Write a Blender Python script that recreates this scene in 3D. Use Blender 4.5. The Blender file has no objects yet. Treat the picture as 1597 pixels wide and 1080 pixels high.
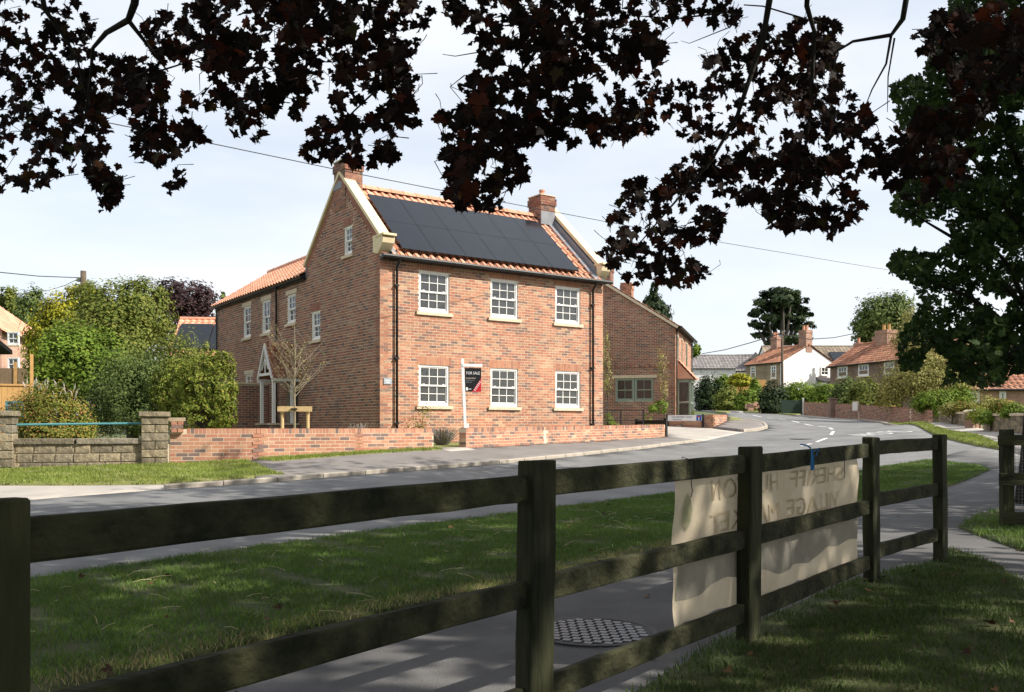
import bpy, bmesh, math, random
import numpy as np
from mathutils import Vector, Matrix
random.seed(7); RNG = np.random.default_rng(11)
S = bpy.context.scene
C = S.collection
# ------------------------------------------------------------------ camera, sky, sun
F = 1420.0; CX = 798.5; HY = 667.0; EYE = 1.2        # calibrated from the vanishing points of the house
cam_d = bpy.data.cameras.new('camera'); cam = bpy.data.objects.new('camera', cam_d); C.objects.link(cam)
cam.location = (0, 0, EYE); cam.rotation_euler = (math.radians(90), 0, 0)
cam_d.sensor_width = 36; cam_d.lens = 36*F/1597; cam_d.shift_y = (HY-540)/1597
cam_d.clip_start = .05; cam_d.clip_end = 4000
S.camera = cam
SUN = Vector((.95, -.31, 0)).normalized(); ELEV = math.radians(38)
SUNV = Vector((SUN.x*math.cos(ELEV), SUN.y*math.cos(ELEV), math.sin(ELEV)))
w = bpy.data.worlds.new('World'); S.world = w; w.use_nodes = True
nt = w.node_tree; nt.nodes.clear()
def N(nt, t, **k):
    n = nt.nodes.new(t)
    for a, b in k.items(): setattr(n, a, b)
    return n
sky = N(nt, 'ShaderNodeTexSky', sky_type='NISHITA'); sky.sun_disc = False
sky.sun_elevation = ELEV; sky.sun_rotation = math.atan2(SUN.x, SUN.y); sky.air_density = 1.0; sky.dust_density = 1.5; sky.ozone_density = 1.5
bg1 = N(nt, 'ShaderNodeBackground'); bg1.inputs[1].default_value = .13
bg2 = N(nt, 'ShaderNodeBackground'); bg2.inputs[0].default_value = (.92, .945, .975, 1); bg2.inputs[1].default_value = .83
tc = N(nt, 'ShaderNodeTexCoord'); mp = N(nt, 'ShaderNodeMapping'); mp.inputs['Scale'].default_value = (1.2, 1.2, 4.5)
nz = N(nt, 'ShaderNodeTexNoise'); nz.inputs['Scale'].default_value = 1.6; nz.inputs['Detail'].default_value = 6; nz.inputs['Roughness'].default_value = .55
rp = N(nt, 'ShaderNodeMapRange'); rp.inputs[1].default_value = .3; rp.inputs[2].default_value = .7; rp.inputs[3].default_value = .50; rp.inputs[4].default_value = .92
mx = N(nt, 'ShaderNodeMixShader'); wo = N(nt, 'ShaderNodeOutputWorld')
L = nt.links.new
L(tc.outputs['Generated'], mp.inputs[0]); L(mp.outputs[0], nz.inputs[0]); L(nz.outputs[0], rp.inputs[0])
L(sky.outputs[0], bg1.inputs[0]); L(rp.outputs[0], mx.inputs[0]); L(bg1.outputs[0], mx.inputs[1]); L(bg2.outputs[0], mx.inputs[2]); L(mx.outputs[0], wo.inputs[0])
sd = bpy.data.lights.new('sun', 'SUN'); so = bpy.data.objects.new('sun', sd); C.objects.link(so)
sd.energy = 5.0; sd.angle = math.radians(.5); sd.color = (1, .94, .84)
so.rotation_euler = (-SUNV).to_track_quat('-Z', 'Y').to_euler(); so.location = (10, -5, 30)
S.view_settings.view_transform = 'Standard'; S.view_settings.look = 'None'; S.view_settings.exposure = 0.5; S.view_settings.gamma = 1
# ------------------------------------------------------------------ helpers
def P(px, py, d):                                     # a pixel and a distance give a point
    return Vector((d*(px-CX)/F, d, EYE+d*(HY-py)/F))
def link(o, parent=None):
    C.objects.link(o)
    if parent is not None: o.parent = parent
    return o
def tag(o, label=None, cat=None, group=None, kind=None):
    if label: o['label'] = label
    if cat: o['category'] = cat
    if group: o['group'] = group
    if kind: o['kind'] = kind
    return o
def empty(name, loc, rz=0, label=None, cat=None, group=None):
    o = bpy.data.objects.new(name, None); o.empty_display_size = .2; link(o)
    o.location = loc; o.rotation_euler = (0, 0, rz); tag(o, label, cat, group); return o
class MB:
    def __init__(s): s.v = []; s.f = []; s.r = []
    def face(s, pts, r=None):
        n = len(s.v); s.v += [tuple(p) for p in pts]; s.f.append(tuple(range(n, n+len(pts)))); s.r.append(random.random() if r is None else r); return s
    def box(s, a, b, r=None, skip=''):
        x0, y0, z0 = a; x1, y1, z1 = b; n = len(s.v); r = random.random() if r is None else r
        s.v += [(x0,y0,z0),(x1,y0,z0),(x1,y1,z0),(x0,y1,z0),(x0,y0,z1),(x1,y0,z1),(x1,y1,z1),(x0,y1,z1)]
        for k, f in (('b',(0,3,2,1)),('t',(4,5,6,7)),('f',(0,1,5,4)),('r',(1,2,6,5)),('k',(2,3,7,6)),('l',(3,0,4,7))):
            if k not in skip: s.f.append(tuple(n+i for i in f)); s.r.append(r)
        return s
    def obox(s, c, ax, ay, az, r=None):               # oriented box: centre and half-axes
        c, ax, ay, az = map(Vector, (c, ax, ay, az)); n = len(s.v); r = random.random() if r is None else r
        for k in ((-1,-1,-1),(1,-1,-1),(1,1,-1),(-1,1,-1),(-1,-1,1),(1,-1,1),(1,1,1),(-1,1,1)):
            s.v.append(tuple(c+ax*k[0]+ay*k[1]+az*k[2]))
        for f in ((0,3,2,1),(4,5,6,7),(0,1,5,4),(1,2,6,5),(2,3,7,6),(3,0,4,7)): s.f.append(tuple(n+i for i in f)); s.r.append(r)
        return s
    def tube(s, pts, rad, n=6, cap=True):
        pts = [Vector(p) for p in pts]; rad = rad if hasattr(rad, '__len__') else [rad]*len(pts); b = len(s.v); r = random.random(); u = None
        for i, p in enumerate(pts):
            t = (pts[min(i+1, len(pts)-1)]-pts[max(i-1, 0)]).normalized()
            if u is None: u = t.orthogonal().normalized()
            else: u = (u-t*u.dot(t)).normalized()
            q = t.cross(u)
            for k in range(n):
                a = 2*math.pi*k/n; s.v.append(tuple(p+(u*math.cos(a)+q*math.sin(a))*rad[i]))
        for i in range(len(pts)-1):
            for k in range(n):
                s.f.append((b+i*n+k, b+i*n+(k+1) % n, b+(i+1)*n+(k+1) % n, b+(i+1)*n+k)); s.r.append(r)
        if cap:
            s.f.append(tuple(b+k for k in range(n))[::-1]); s.r.append(r)
            e = b+(len(pts)-1)*n; s.f.append(tuple(e+k for k in range(n))); s.r.append(r)
        return s
    def prism(s, poly, axis, a, b, r=None):           # extrude a 2-d polygon along x, y or z
        def m(p, t): return (t, p[0], p[1]) if axis == 'x' else ((p[0], t, p[1]) if axis == 'y' else (p[0], p[1], t))
        n = len(poly); k = len(s.v); r = random.random() if r is None else r
        s.v += [m(p, a) for p in poly]+[m(p, b) for p in poly]
        s.f.append(tuple(range(k, k+n))); s.r.append(r); s.f.append(tuple(range(k+2*n-1, k+n-1, -1))); s.r.append(r)
        for i in range(n):
            j = (i+1) % n; s.f.append((k+i, k+n+i, k+n+j, k+j)); s.r.append(r)
        return s
    def mesh(s, name, mat, smooth=False, fix=True):
        me = bpy.data.meshes.new(name); me.from_pydata(s.v, [], s.f)
        if s.r:
            at = me.attributes.new('rnd', 'FLOAT', 'FACE'); at.data.foreach_set('value', s.r)
        if fix:
            bm = bmesh.new(); bm.from_mesh(me); bmesh.ops.recalc_face_normals(bm, faces=bm.faces); bm.to_mesh(me); bm.free()
        if mat: me.materials.append(mat)
        if smooth: me.polygons.foreach_set('use_smooth', [True]*len(me.polygons))
        me.update(); return me
    def build(s, name, mat, parent=None, smooth=False, fix=True):
        return link(bpy.data.objects.new(name, s.mesh(name, mat, smooth, fix)), parent)
def np_obj(name, V, Fc, mat, parent=None, rnd=None, smooth=False):     # V (n,3), Fc (m,k)
    me = bpy.data.meshes.new(name); V = np.asarray(V, dtype=np.float32); Fc = np.asarray(Fc, dtype=np.int32); m, k = Fc.shape
    me.vertices.add(len(V)); me.vertices.foreach_set('co', V.ravel())
    me.loops.add(m*k); me.loops.foreach_set('vertex_index', Fc.ravel())
    me.polygons.add(m); me.polygons.foreach_set('loop_start', np.arange(0, m*k, k, dtype=np.int32))
    me.update(calc_edges=True)
    if rnd is not None:
        at = me.attributes.new('rnd', 'FLOAT', 'FACE'); at.data.foreach_set('value', np.asarray(rnd, dtype=np.float32))
    if smooth: me.polygons.foreach_set('use_smooth', np.ones(m, dtype=bool))
    me.materials.append(mat)
    return link(bpy.data.objects.new(name, me), parent)
# ------------------------------------------------------------------ materials
MATS = {}
def ramp(nt, stops, mode='LINEAR'):
    r = N(nt, 'ShaderNodeValToRGB'); r.color_ramp.interpolation = mode; e = r.color_ramp.elements
    while len(e) < len(stops): e.new(.5)
    for el, (p, c) in zip(e, stops): el.position = p; el.color = (*c, 1)
    return r
def mat(name, c1, c2=None, rough=.8, scale=8, detail=5, bump=0, bscale=None, spec=.3, metal=0, src=None, stops=None, var=.25, coords='pos', trans=0, stretch=None, rotz=0):
    """procedural surface: colours from noise (c1..c2) or from a per-piece random value (src 'rnd' / 'obj') through stops"""
    m = bpy.data.materials.new(name); m.use_nodes = True; nt = m.node_tree; L = nt.links.new
    b = nt.nodes['Principled BSDF']; b.inputs['Roughness'].default_value = rough; b.inputs['Metallic'].default_value = metal
    b.inputs['Specular IOR Level'].default_value = spec
    if coords == 'pos': co = N(nt, 'ShaderNodeNewGeometry').outputs['Position']
    else: co = N(nt, 'ShaderNodeTexCoord').outputs['Object']
    if stretch:
        mp = N(nt, 'ShaderNodeMapping'); mp.inputs['Scale'].default_value = stretch; mp.inputs['Rotation'].default_value = (0, 0, rotz); L(co, mp.inputs[0]); co = mp.outputs[0]
    nz = N(nt, 'ShaderNodeTexNoise'); nz.inputs['Scale'].default_value = scale; nz.inputs['Detail'].default_value = detail; nz.inputs['Roughness'].default_value = .6; L(co, nz.inputs['Vector'])
    if stops:
        if src == 'rnd': v = N(nt, 'ShaderNodeAttribute', attribute_name='rnd').outputs['Fac']
        else: v = N(nt, 'ShaderNodeObjectInfo').outputs['Random']
        r = ramp(nt, stops); L(v, r.inputs[0])
        hs = N(nt, 'ShaderNodeHueSaturation'); mr = N(nt, 'ShaderNodeMapRange'); mr.inputs[1].default_value = .25; mr.inputs[2].default_value = .75; mr.inputs[3].default_value = 1-var; mr.inputs[4].default_value = 1+var
        L(nz.outputs[0], mr.inputs[0]); L(r.outputs[0], hs.inputs['Color']); col = hs.outputs[0]
        n3 = N(nt, 'ShaderNodeTexNoise'); n3.inputs['Scale'].default_value = .7; n3.inputs['Detail'].default_value = 6; L(N(nt, 'ShaderNodeNewGeometry').outputs['Position'], n3.inputs['Vector'])
        m3 = N(nt, 'ShaderNodeMapRange'); m3.inputs[1].default_value = .3; m3.inputs[2].default_value = .7; m3.inputs[3].default_value = .86; m3.inputs[4].default_value = 1.14; L(n3.outputs[0], m3.inputs[0])
        mu = N(nt, 'ShaderNodeMath', operation='MULTIPLY'); L(mr.outputs[0], mu.inputs[0]); L(m3.outputs[0], mu.inputs[1]); L(mu.outputs[0], hs.inputs['Value'])
    else:
        r = ramp(nt, [(.3, c1), (.7, c2 or c1)]); L(nz.outputs[0], r.inputs[0]); col = r.outputs[0]
    L(col, b.inputs['Base Color'])
    if trans:
        b.inputs['Transmission Weight'].default_value = 0
        tr = N(nt, 'ShaderNodeBsdfTranslucent'); mxs = N(nt, 'ShaderNodeMixShader'); mxs.inputs[0].default_value = trans
        L(col, tr.inputs[0]); L(b.outputs[0], mxs.inputs[1]); L(tr.outputs[0], mxs.inputs[2]); L(mxs.outputs[0], nt.nodes['Material Output'].inputs[0])
    if bump:
        n2 = N(nt, 'ShaderNodeTexNoise'); n2.inputs['Scale'].default_value = bscale or scale*4; n2.inputs['Detail'].default_value = 6; L(co, n2.inputs['Vector'])
        bp = N(nt, 'ShaderNodeBump'); bp.inputs['Strength'].default_value = bump; bp.inputs['Distance'].default_value = .02; L(n2.outputs[0], bp.inputs['Height']); L(bp.outputs[0], b.inputs['Normal'])
    MATS[name] = m; return m
BR = [(0,(.17,.115,.10)),(.14,(.24,.135,.105)),(.24,(.345,.15,.10)),(.45,(.385,.175,.11)),(.65,(.42,.205,.125)),(.8,(.37,.205,.135)),(.92,(.45,.29,.19)),(1,(.21,.14,.115))]
BR = [(p, (c[0]*1.05, c[1]*1.02, c[2]*.98)) for p, c in BR]
M_brick = mat('house_brick', None, src='rnd', stops=BR, rough=.88, scale=14, bump=.25, bscale=90, var=.2)
BD = [(p, (c[0]*.66, c[1]*.66, c[2]*.72)) for p, c in BR]  # house brick dimmed: gable-side shade put in the colour; also serves darker walls
M_brickd = mat('dark_and_shaded_brick', None, src='rnd', stops=BD, rough=.88, scale=14, bump=.25, bscale=90, var=.25)
M_mortar = mat('lime_mortar', (.56,.465,.345), (.66,.56,.43), scale=6, rough=.95, bump=.2, bscale=120)
BW = [(0,(.17,.125,.12)),(.14,(.24,.15,.13)),(.22,(.40,.175,.12)),(.5,(.45,.215,.14)),(.75,(.48,.265,.175)),(.9,(.42,.19,.135)),(1,(.54,.36,.25))]
BW = [(p, (c[0]*.97, c[1]*.97, c[2]*.92)) for p, c in BW]
M_wbrick = mat('wall_brick', None, src='obj', stops=BW, rough=.88, scale=30, bump=.3, bscale=120, var=.22, coords='obj')
M_wbrick2 = mat('wall_brick_joined', None, src='rnd', stops=BW, rough=.88, scale=14, bump=.25, bscale=90, var=.2)
def brick_tex(name, c1, c2, mortar, sc=1.0):         # far brickwork, too small to pick apart
    m = bpy.data.materials.new(name); m.use_nodes = True; nt = m.node_tree; L = nt.links.new; b = nt.nodes['Principled BSDF']; b.inputs['Roughness'].default_value = .9
    tc = N(nt, 'ShaderNodeTexCoord'); sx = N(nt, 'ShaderNodeSeparateXYZ'); ad = N(nt, 'ShaderNodeMath', operation='ADD'); cb = N(nt, 'ShaderNodeCombineXYZ')
    L(tc.outputs['Object'], sx.inputs[0]); L(sx.outputs[0], ad.inputs[0]); L(sx.outputs[1], ad.inputs[1]); L(ad.outputs[0], cb.inputs[0]); L(sx.outputs[2], cb.inputs[1])
    bt = N(nt, 'ShaderNodeTexBrick'); bt.inputs['Scale'].default_value = 1/sc; bt.inputs['Brick Width'].default_value = .225; bt.inputs['Row Height'].default_value = .075; bt.inputs['Mortar Size'].default_value = .006
    bt.inputs['Color1'].default_value = (*c1, 1); bt.inputs['Color2'].default_value = (*c2, 1); bt.inputs['Mortar'].default_value = (*mortar, 1); L(cb.outputs[0], bt.inputs['Vector'])
    nz = N(nt, 'ShaderNodeTexNoise'); nz.inputs['Scale'].default_value = 1.3; nz.inputs['Detail'].default_value = 8; L(tc.outputs['Object'], nz.inputs['Vector'])
    mr = N(nt, 'ShaderNodeMapRange'); mr.inputs[1].default_value = .3; mr.inputs[2].default_value = .7; mr.inputs[3].default_value = .7; mr.inputs[4].default_value = 1.25; L(nz.outputs[0], mr.inputs[0])
    hs = N(nt, 'ShaderNodeHueSaturation'); L(mr.outputs[0], hs.inputs['Value']); L(bt.outputs[0], hs.inputs['Color']); L(hs.outputs[0], b.inputs['Base Color']); return m
M_fbrick = brick_tex('far_red_brick', (.40,.21,.14), (.26,.14,.10), (.42,.34,.27))
M_fbrickl = brick_tex('far_pale_brick', (.52,.30,.20), (.40,.22,.16), (.55,.45,.36))
M_fbrickd = brick_tex('far_dark_brick', (.25,.155,.115), (.18,.11,.085), (.30,.24,.19))
M_fstone = brick_tex('far_coursed_stone', (.33,.25,.16), (.24,.18,.12), (.36,.29,.2), 1.7)
TL = [(0,(.55,.25,.155)),(.5,(.63,.31,.195)),(1,(.68,.37,.25))]
M_tile = mat('clay_pantile', None, src='obj', stops=TL, rough=.75, scale=10, var=.15, coords='obj')
M_tile2 = mat('clay_pantile_joined', None, src='rnd', stops=TL, rough=.75, scale=6, var=.15)
M_tile3 = mat('weathered_pantile', None, src='rnd', stops=[(0,(.24,.11,.07)),(.5,(.32,.145,.085)),(1,(.40,.2,.12))], rough=.85, scale=2, var=.35)
M_tile4 = mat('brown_roof_tile', None, src='rnd', stops=[(0,(.20,.16,.12)),(1,(.29,.23,.17))], rough=.85, scale=2, var=.2)
M_tile5 = mat('grey_roof_tile', None, src='rnd', stops=[(0,(.17,.155,.15)),(1,(.25,.225,.215))], rough=.8, scale=2, var=.15)
M_panel = mat('solar_glass', (.008,.010,.015), (.011,.014,.020), rough=.14, spec=.35, scale=3)
M_alu = mat('black_anodised', (.01,.01,.011), rough=.4)
M_lead = mat('lead_flashing', (.16,.17,.19), (.24,.25,.27), rough=.55, scale=5)
M_white = mat('white_paint', (.78,.77,.74), (.83,.82,.79), rough=.45, scale=5)
M_cream = mat('cream_stone', (.64,.53,.33), (.74,.63,.42), rough=.9, scale=7, bump=.15)
M_sill = mat('buff_sill', (.55,.45,.32), (.66,.56,.42), rough=.9, scale=6)
M_sage = mat('sage_paint', (.24,.29,.23), (.28,.33,.26), rough=.5)
M_black = mat('black_plastic', (.012,.012,.013), (.02,.02,.02), rough=.45)
M_dark = mat('dark_interior', (.02,.02,.02), (.035,.03,.028), rough=.9)
M_render = mat('white_render', (.74,.72,.68), (.82,.80,.77), rough=.9, scale=1.2, bump=.05)
def glass(name, base, g):
    m = bpy.data.materials.new(name); m.use_nodes = True; nt = m.node_tree; nt.nodes.clear(); L = nt.links.new
    d = N(nt, 'ShaderNodeBsdfDiffuse'); d.inputs[0].default_value = (*base, 1); gl = N(nt, 'ShaderNodeBsdfGlossy'); gl.inputs['Roughness'].default_value = .03; gl.inputs[0].default_value = (.92,.96,1,1)
    fr = N(nt, 'ShaderNodeFresnel'); fr.inputs[0].default_value = 1.5; ad = N(nt, 'ShaderNodeMath', operation='ADD'); ad.inputs[1].default_value = g; L(fr.outputs[0], ad.inputs[0])
    nz = N(nt, 'ShaderNodeTexNoise'); nz.inputs['Scale'].default_value = 2.2; bp = N(nt, 'ShaderNodeBump'); bp.inputs['Strength'].default_value = .12; bp.inputs['Distance'].default_value = .05; L(nz.outputs[0], bp.inputs['Height']); L(bp.outputs[0], gl.inputs['Normal'])
    mx = N(nt, 'ShaderNodeMixShader'); o = N(nt, 'ShaderNodeOutputMaterial'); L(ad.outputs[0], mx.inputs[0]); L(d.outputs[0], mx.inputs[1]); L(gl.outputs[0], mx.inputs[2]); L(mx.outputs[0], o.inputs[0]); return m
M_glass = glass('window_glass', (.042,.043,.04), .035)
M_glassd = glass('dim_window_glass', (.03,.03,.028), .03)
M_road = mat('road_asphalt', (.135,.135,.134), (.225,.222,.216), rough=.85, scale=.8, detail=8, bump=.35, bscale=160)
M_pave = mat('pavement_asphalt', (.17,.155,.145), (.23,.21,.195), rough=.9, scale=1.1, detail=8, bump=.3, bscale=150)
M_path = mat('path_asphalt', (.095,.094,.095), (.17,.165,.16), rough=.9, scale=1.6, detail=9, bump=.5, bscale=110)
M_apron = mat('concrete_apron', (.33,.30,.27), (.45,.41,.36), rough=.9, scale=1.2, detail=8, bump=.3, bscale=110)
M_kerb = mat('concrete_kerb', (.31,.27,.22), (.42,.375,.315), rough=.9, scale=4, bump=.3)
M_paint = mat('road_paint', (.62,.62,.60), (.78,.78,.76), rough=.7, scale=14)
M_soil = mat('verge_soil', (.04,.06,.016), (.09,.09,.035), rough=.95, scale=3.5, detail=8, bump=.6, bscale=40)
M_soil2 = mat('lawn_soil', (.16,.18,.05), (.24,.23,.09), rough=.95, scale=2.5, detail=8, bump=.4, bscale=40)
M_land = mat('field_land', (.07,.10,.03), (.13,.14,.06), rough=.95, scale=.4, detail=8)
GR = [(0,(.05,.10,.018)),(.4,(.10,.175,.03)),(.75,(.15,.235,.045)),(.9,(.21,.21,.07)),(1,(.40,.33,.16))]
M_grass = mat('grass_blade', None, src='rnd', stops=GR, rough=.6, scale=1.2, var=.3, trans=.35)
M_grassn = mat('shade_darkened_grass_blade', None, src='rnd', stops=[(0,(.035,.06,.013)),(.45,(.062,.10,.02)),(.78,(.10,.14,.034)),(.92,(.17,.155,.06)),(1,(.28,.23,.11))], rough=.7, scale=1.2, var=.35, trans=.3)  # browner near grass, darkened so the tree shade sits in its colour
M_grassl = mat('sunlit_lawn_blade', None, src='rnd', stops=[(0,(.14,.20,.035)),(.6,(.25,.30,.06)),(1,(.42,.38,.14))], rough=.6, scale=1.5, var=.25, trans=.3)  # dry yellow lawn, also brightened to put sunlight into its colour
M_wood = mat('mossy_fence_timber', (.006,.008,.003), (.055,.056,.024), rough=.95, scale=9, detail=9, bump=.9, bscale=38, stretch=(1,1,.14))
M_rail = mat('mossy_fence_rail', (.006,.008,.003), (.058,.057,.026), rough=.95, scale=9, detail=9, bump=.9, bscale=38, stretch=(.14,1,1), rotz=-math.atan2(.775,.632))
M_pine = mat('new_timber', (.52,.36,.17), (.62,.45,.24), rough=.7, scale=10)
M_fencew = mat('orange_timber', (.42,.23,.08), (.54,.32,.12), rough=.8, scale=6)
M_fenceb = mat('brown_timber', (.17,.115,.07), (.25,.17,.10), rough=.85, scale=6)
M_bark = mat('grey_bark', (.05,.042,.035), (.10,.085,.07), rough=.95, scale=9, bump=.8, bscale=25)
M_mbark = mat('silhouette_bark', (.012,.010,.009), (.03,.026,.022), rough=.95, scale=9, bump=.8, bscale=25)  # copy of the grey bark, darkened so branches read as backlit silhouettes
M_twig = mat('pale_young_bark', (.19,.155,.105), (.29,.245,.17), rough=.85, scale=20)
M_pole = mat('pole_timber', (.08,.058,.04), (.13,.10,.07), rough=.9, scale=6)
M_wire = mat('black_wire', (.015,.015,.016), rough=.6)
def leafmat(name, stops, trans=.3, var=.25, rough=.65): return mat(name, None, src='rnd', stops=stops, rough=rough, scale=3, var=var, trans=trans, spec=.15)
M_maple = leafmat('purple_maple_leaf', [(0,(.008,.005,.004)),(.5,(.013,.007,.005)),(.8,(.022,.009,.006)),(.94,(.06,.014,.006)),(1,(.026,.03,.008))], .35)
M_mapleo = mat('purple_maple_leaf_single', None, src='obj', stops=[(0,(.008,.005,.004)),(.5,(.013,.007,.005)),(.8,(.022,.009,.006)),(.94,(.06,.014,.006)),(1,(.026,.03,.008))], rough=.7, scale=9, var=.3, trans=.35, coords='obj', spec=.1)
M_oak = leafmat('oak_leaf', [(0,(.017,.034,.010)),(.6,(.034,.062,.015)),(1,(.065,.105,.026))], .4)
M_hedge = leafmat('hedge_leaf', [(0,(.08,.12,.015)),(.5,(.17,.22,.03)),(.8,(.27,.29,.05)),(1,(.36,.30,.07))], .25)
M_green = leafmat('fresh_green_leaf', [(0,(.075,.13,.016)),(.6,(.15,.23,.028)),(1,(.25,.31,.05))], .3)
M_yellow = leafmat('golden_conifer_leaf', [(0,(.13,.15,.01)),(.6,(.30,.29,.02)),(1,(.42,.38,.04))], .25)
M_greyg = leafmat('grey_green_leaf', [(0,(.06,.095,.026)),(.6,(.125,.17,.047)),(1,(.2,.235,.075))], .3)
M_mix = leafmat('autumn_shrub_leaf', [(0,(.06,.09,.015)),(.5,(.17,.19,.03)),(.8,(.28,.24,.05)),(1,(.32,.12,.05))], .25)
M_olive = leafmat('olive_tree_leaf', [(0,(.08,.11,.02)),(.6,(.16,.195,.035)),(1,(.25,.25,.06))], .3)
M_darkg = leafmat('dark_evergreen_leaf', [(0,(.015,.028,.012)),(.6,(.03,.05,.018)),(1,(.055,.08,.028))], .15)
M_copper = leafmat('copper_beech_leaf', [(0,(.03,.018,.02)),(1,(.075,.04,.042))], .2)
M_straw = leafmat('pale_gold_shrub_leaf', [(0,(.18,.18,.045)),(.6,(.32,.30,.09)),(1,(.44,.39,.16))], .25)
M_lav = leafmat('lavender_stem', [(0,(.22,.23,.14)),(.6,(.32,.29,.24)),(1,(.42,.33,.38))], .1)
M_flower = leafmat('pale_flower_spike', [(0,(.40,.34,.32)),(1,(.6,.55,.5))], .1)
M_red = leafmat('red_shrub_leaf', [(0,(.16,.03,.02)),(1,(.34,.09,.04))], .2)
# ------------------------------------------------------------------ terrain
KERB = [(-80,795,12.2),(0,782,12.6),(90,776,13.1),(240,766,14.0),(297,761,14.3),(420,752,15.0),(560,741,16.3),(720,729,18.2),(803,722,19.5),(900,712.5,21.8),(1006,701,25),(1091,690,28.5)]
WALLB = [(-60,738,16.8),(0,736,17.0),(130,731,17.4),(265,727,18.0),(400,720,18.6),(560,709,19.9),(676,701,21.3),(727,702,22.0),(850,693.5,24.8),(960,686,27.6),(1037,683,30)]
CORNER = [(1160,673.6,33.5),(1182,673.4,34.5),(1198,669,38),(1193,663,42),(1175,658,46),(1137,652.6,50)]
SIGNW = [(1041,664.5,38.5),(1112,669,37),(1134,658.2,42)]
CP = [P(*t) for t in KERB+WALLB+CORNER+SIGNW]
CP += [P(*t) for t in ((1454,680,28),(1404,666,38),(1376,661,45),(1340,655.5,50),(1300,654,53),(1240,649,57),(1152,643.5,66),(1134,646.5,58),(1465,659,36),(1523,669,30),(1597,676,25),(1563,700,20),(1500,700,22),
        (1300,673,33),(1247,697,26),(1291,683,30),(1288,666,38),(1241,658,46),(1187,651,56),(1050,771,14.9),(1542,735,17.2))]
for x, y, z in ((0,0,-1.15),(-3,3,-1.17),(.5,5.1,-1.15),(1.23,4.72,-1.11),(2.46,6.23,-1.066),(3.34,7.1,-1.055),(-3.85,7.2,-1.2),(-6,9,-1.19),(5.2,9.6,-1.08),(3,2,-1.1),(6,4,-1.08),(0,-10,-1.15),(20,-10,-1.1),(-20,-10,-1.25),
        (-3.41,23.5,-.5),(2.8,27.9,-.46),(-6.2,27.5,-.5),(-11.2,34.5,-.48),(-20,30,-.6),(-20,15,-1.0),(-15,8,-1.2),(-40,40,-.3),(0,60,.5),(20,100,2.0),(60,100,2.4),(-60,100,.8),(40,50,.8),(25,30,-.1),(25,12,-.8),(50,0,-.9),(-60,0,-1.2),(9,75,1.4),(14,80,1.6),(28,75,1.2),(6,44,.1)):
    CP.append(Vector((x, y, EYE+z)))
CPA = np.array([tuple(p) for p in CP])
def _phi(r): return np.where(r > 1e-9, r*r*np.log(np.maximum(r, 1e-9)), 0)
_n = len(CPA); _A = np.zeros((_n+3, _n+3)); _r = np.hypot(CPA[:, None, 0]-CPA[None, :, 0], CPA[:, None, 1]-CPA[None, :, 1])
_A[:_n, :_n] = _phi(_r)+np.eye(_n)*3.0; _A[:_n, _n] = 1; _A[:_n, _n+1:] = CPA[:, :2]; _A[_n, :_n] = 1; _A[_n+1:, :_n] = CPA[:, :2].T
_W = np.linalg.solve(_A, np.concatenate([CPA[:, 2], [0, 0, 0]]))
def zgs(X, Y):
    X = np.atleast_1d(np.asarray(X, float)); Y = np.atleast_1d(np.asarray(Y, float))
    out = np.empty(len(X))
    for i in range(0, len(X), 20000):
        x, y = X[i:i+20000], Y[i:i+20000]
        xc, yc = np.clip(x, -60, 60), np.clip(y, -12, 105)
        r = np.hypot(xc[:, None]-CPA[None, :, 0], yc[:, None]-CPA[None, :, 1]); out[i:i+20000] = _phi(r)@_W[:_n]+_W[_n]+xc*_W[_n+1]+yc*_W[_n+2]
    return out
def zg(x, y): return float(zgs([x], [y])[0])
def G(px, py):                                        # where the ray of a near ground pixel meets the terrain
    d = np.linspace(1.2, 40, 1600); X = d*(px-CX)/F; Z = EYE+d*(HY-py)/F; k = np.argmax(Z < zgs(X, d)); return Vector((X[k], d[k], 0))
def inpoly(x, y, poly):
    x = np.asarray(x); y = np.asarray(y); r = np.zeros(len(x), bool); n = len(poly)
    for i in range(n):
        x1, y1 = poly[i][0], poly[i][1]; x2, y2 = poly[(i+1) % n][0], poly[(i+1) % n][1]
        if y1 == y2: continue
        c = ((y1 > y) != (y2 > y)) & (x < (x2-x1)*(y-y1)/(y2-y1)+x1); r ^= c
    return r
def drape(name, poly, off, m, res=.6, kind='structure', parent=None, skirt=.16):
    bm = bmesh.new(); f = bm.faces.new([bm.verts.new((p[0], p[1], 0)) for p in poly]); f.normal_update()
    if f.normal.z < 0: f.normal_flip()
    bmesh.ops.triangulate(bm, faces=bm.faces[:])
    xs = [p[0] for p in poly]; ys = [p[1] for p in poly]
    for ax, lo, hi in ((0, min(xs), max(xs)), (1, min(ys), max(ys))):
        k = int((hi-lo)/res)
        for i in range(1, k+1):
            co = [0, 0, 0]; no = [0, 0, 0]; co[ax] = lo+(hi-lo)*i/(k+1); no[ax] = 1
            bmesh.ops.bisect_plane(bm, geom=bm.verts[:]+bm.edges[:]+bm.faces[:], plane_co=co, plane_no=no)
    bmesh.ops.triangulate(bm, faces=[f for f in bm.faces if len(f.verts) > 4])
    vs = bm.verts[:]; z = zgs([v.co.x for v in vs], [v.co.y for v in vs])
    for v, zz in zip(vs, z): v.co.z = zz+off
    if skirt:
        ex = bmesh.ops.extrude_edge_only(bm, edges=[e for e in bm.edges if e.is_boundary])
        for v in ex['geom']:
            if isinstance(v, bmesh.types.BMVert): v.co.z -= skirt
    me = bpy.data.meshes.new(name); bm.to_mesh(me); bm.free(); me.materials.append(m)
    me.polygons.foreach_set('use_smooth', [True]*len(me.polygons))
    o = link(bpy.data.objects.new(name, me), parent)
    if kind: o['kind'] = kind
    return o
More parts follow.
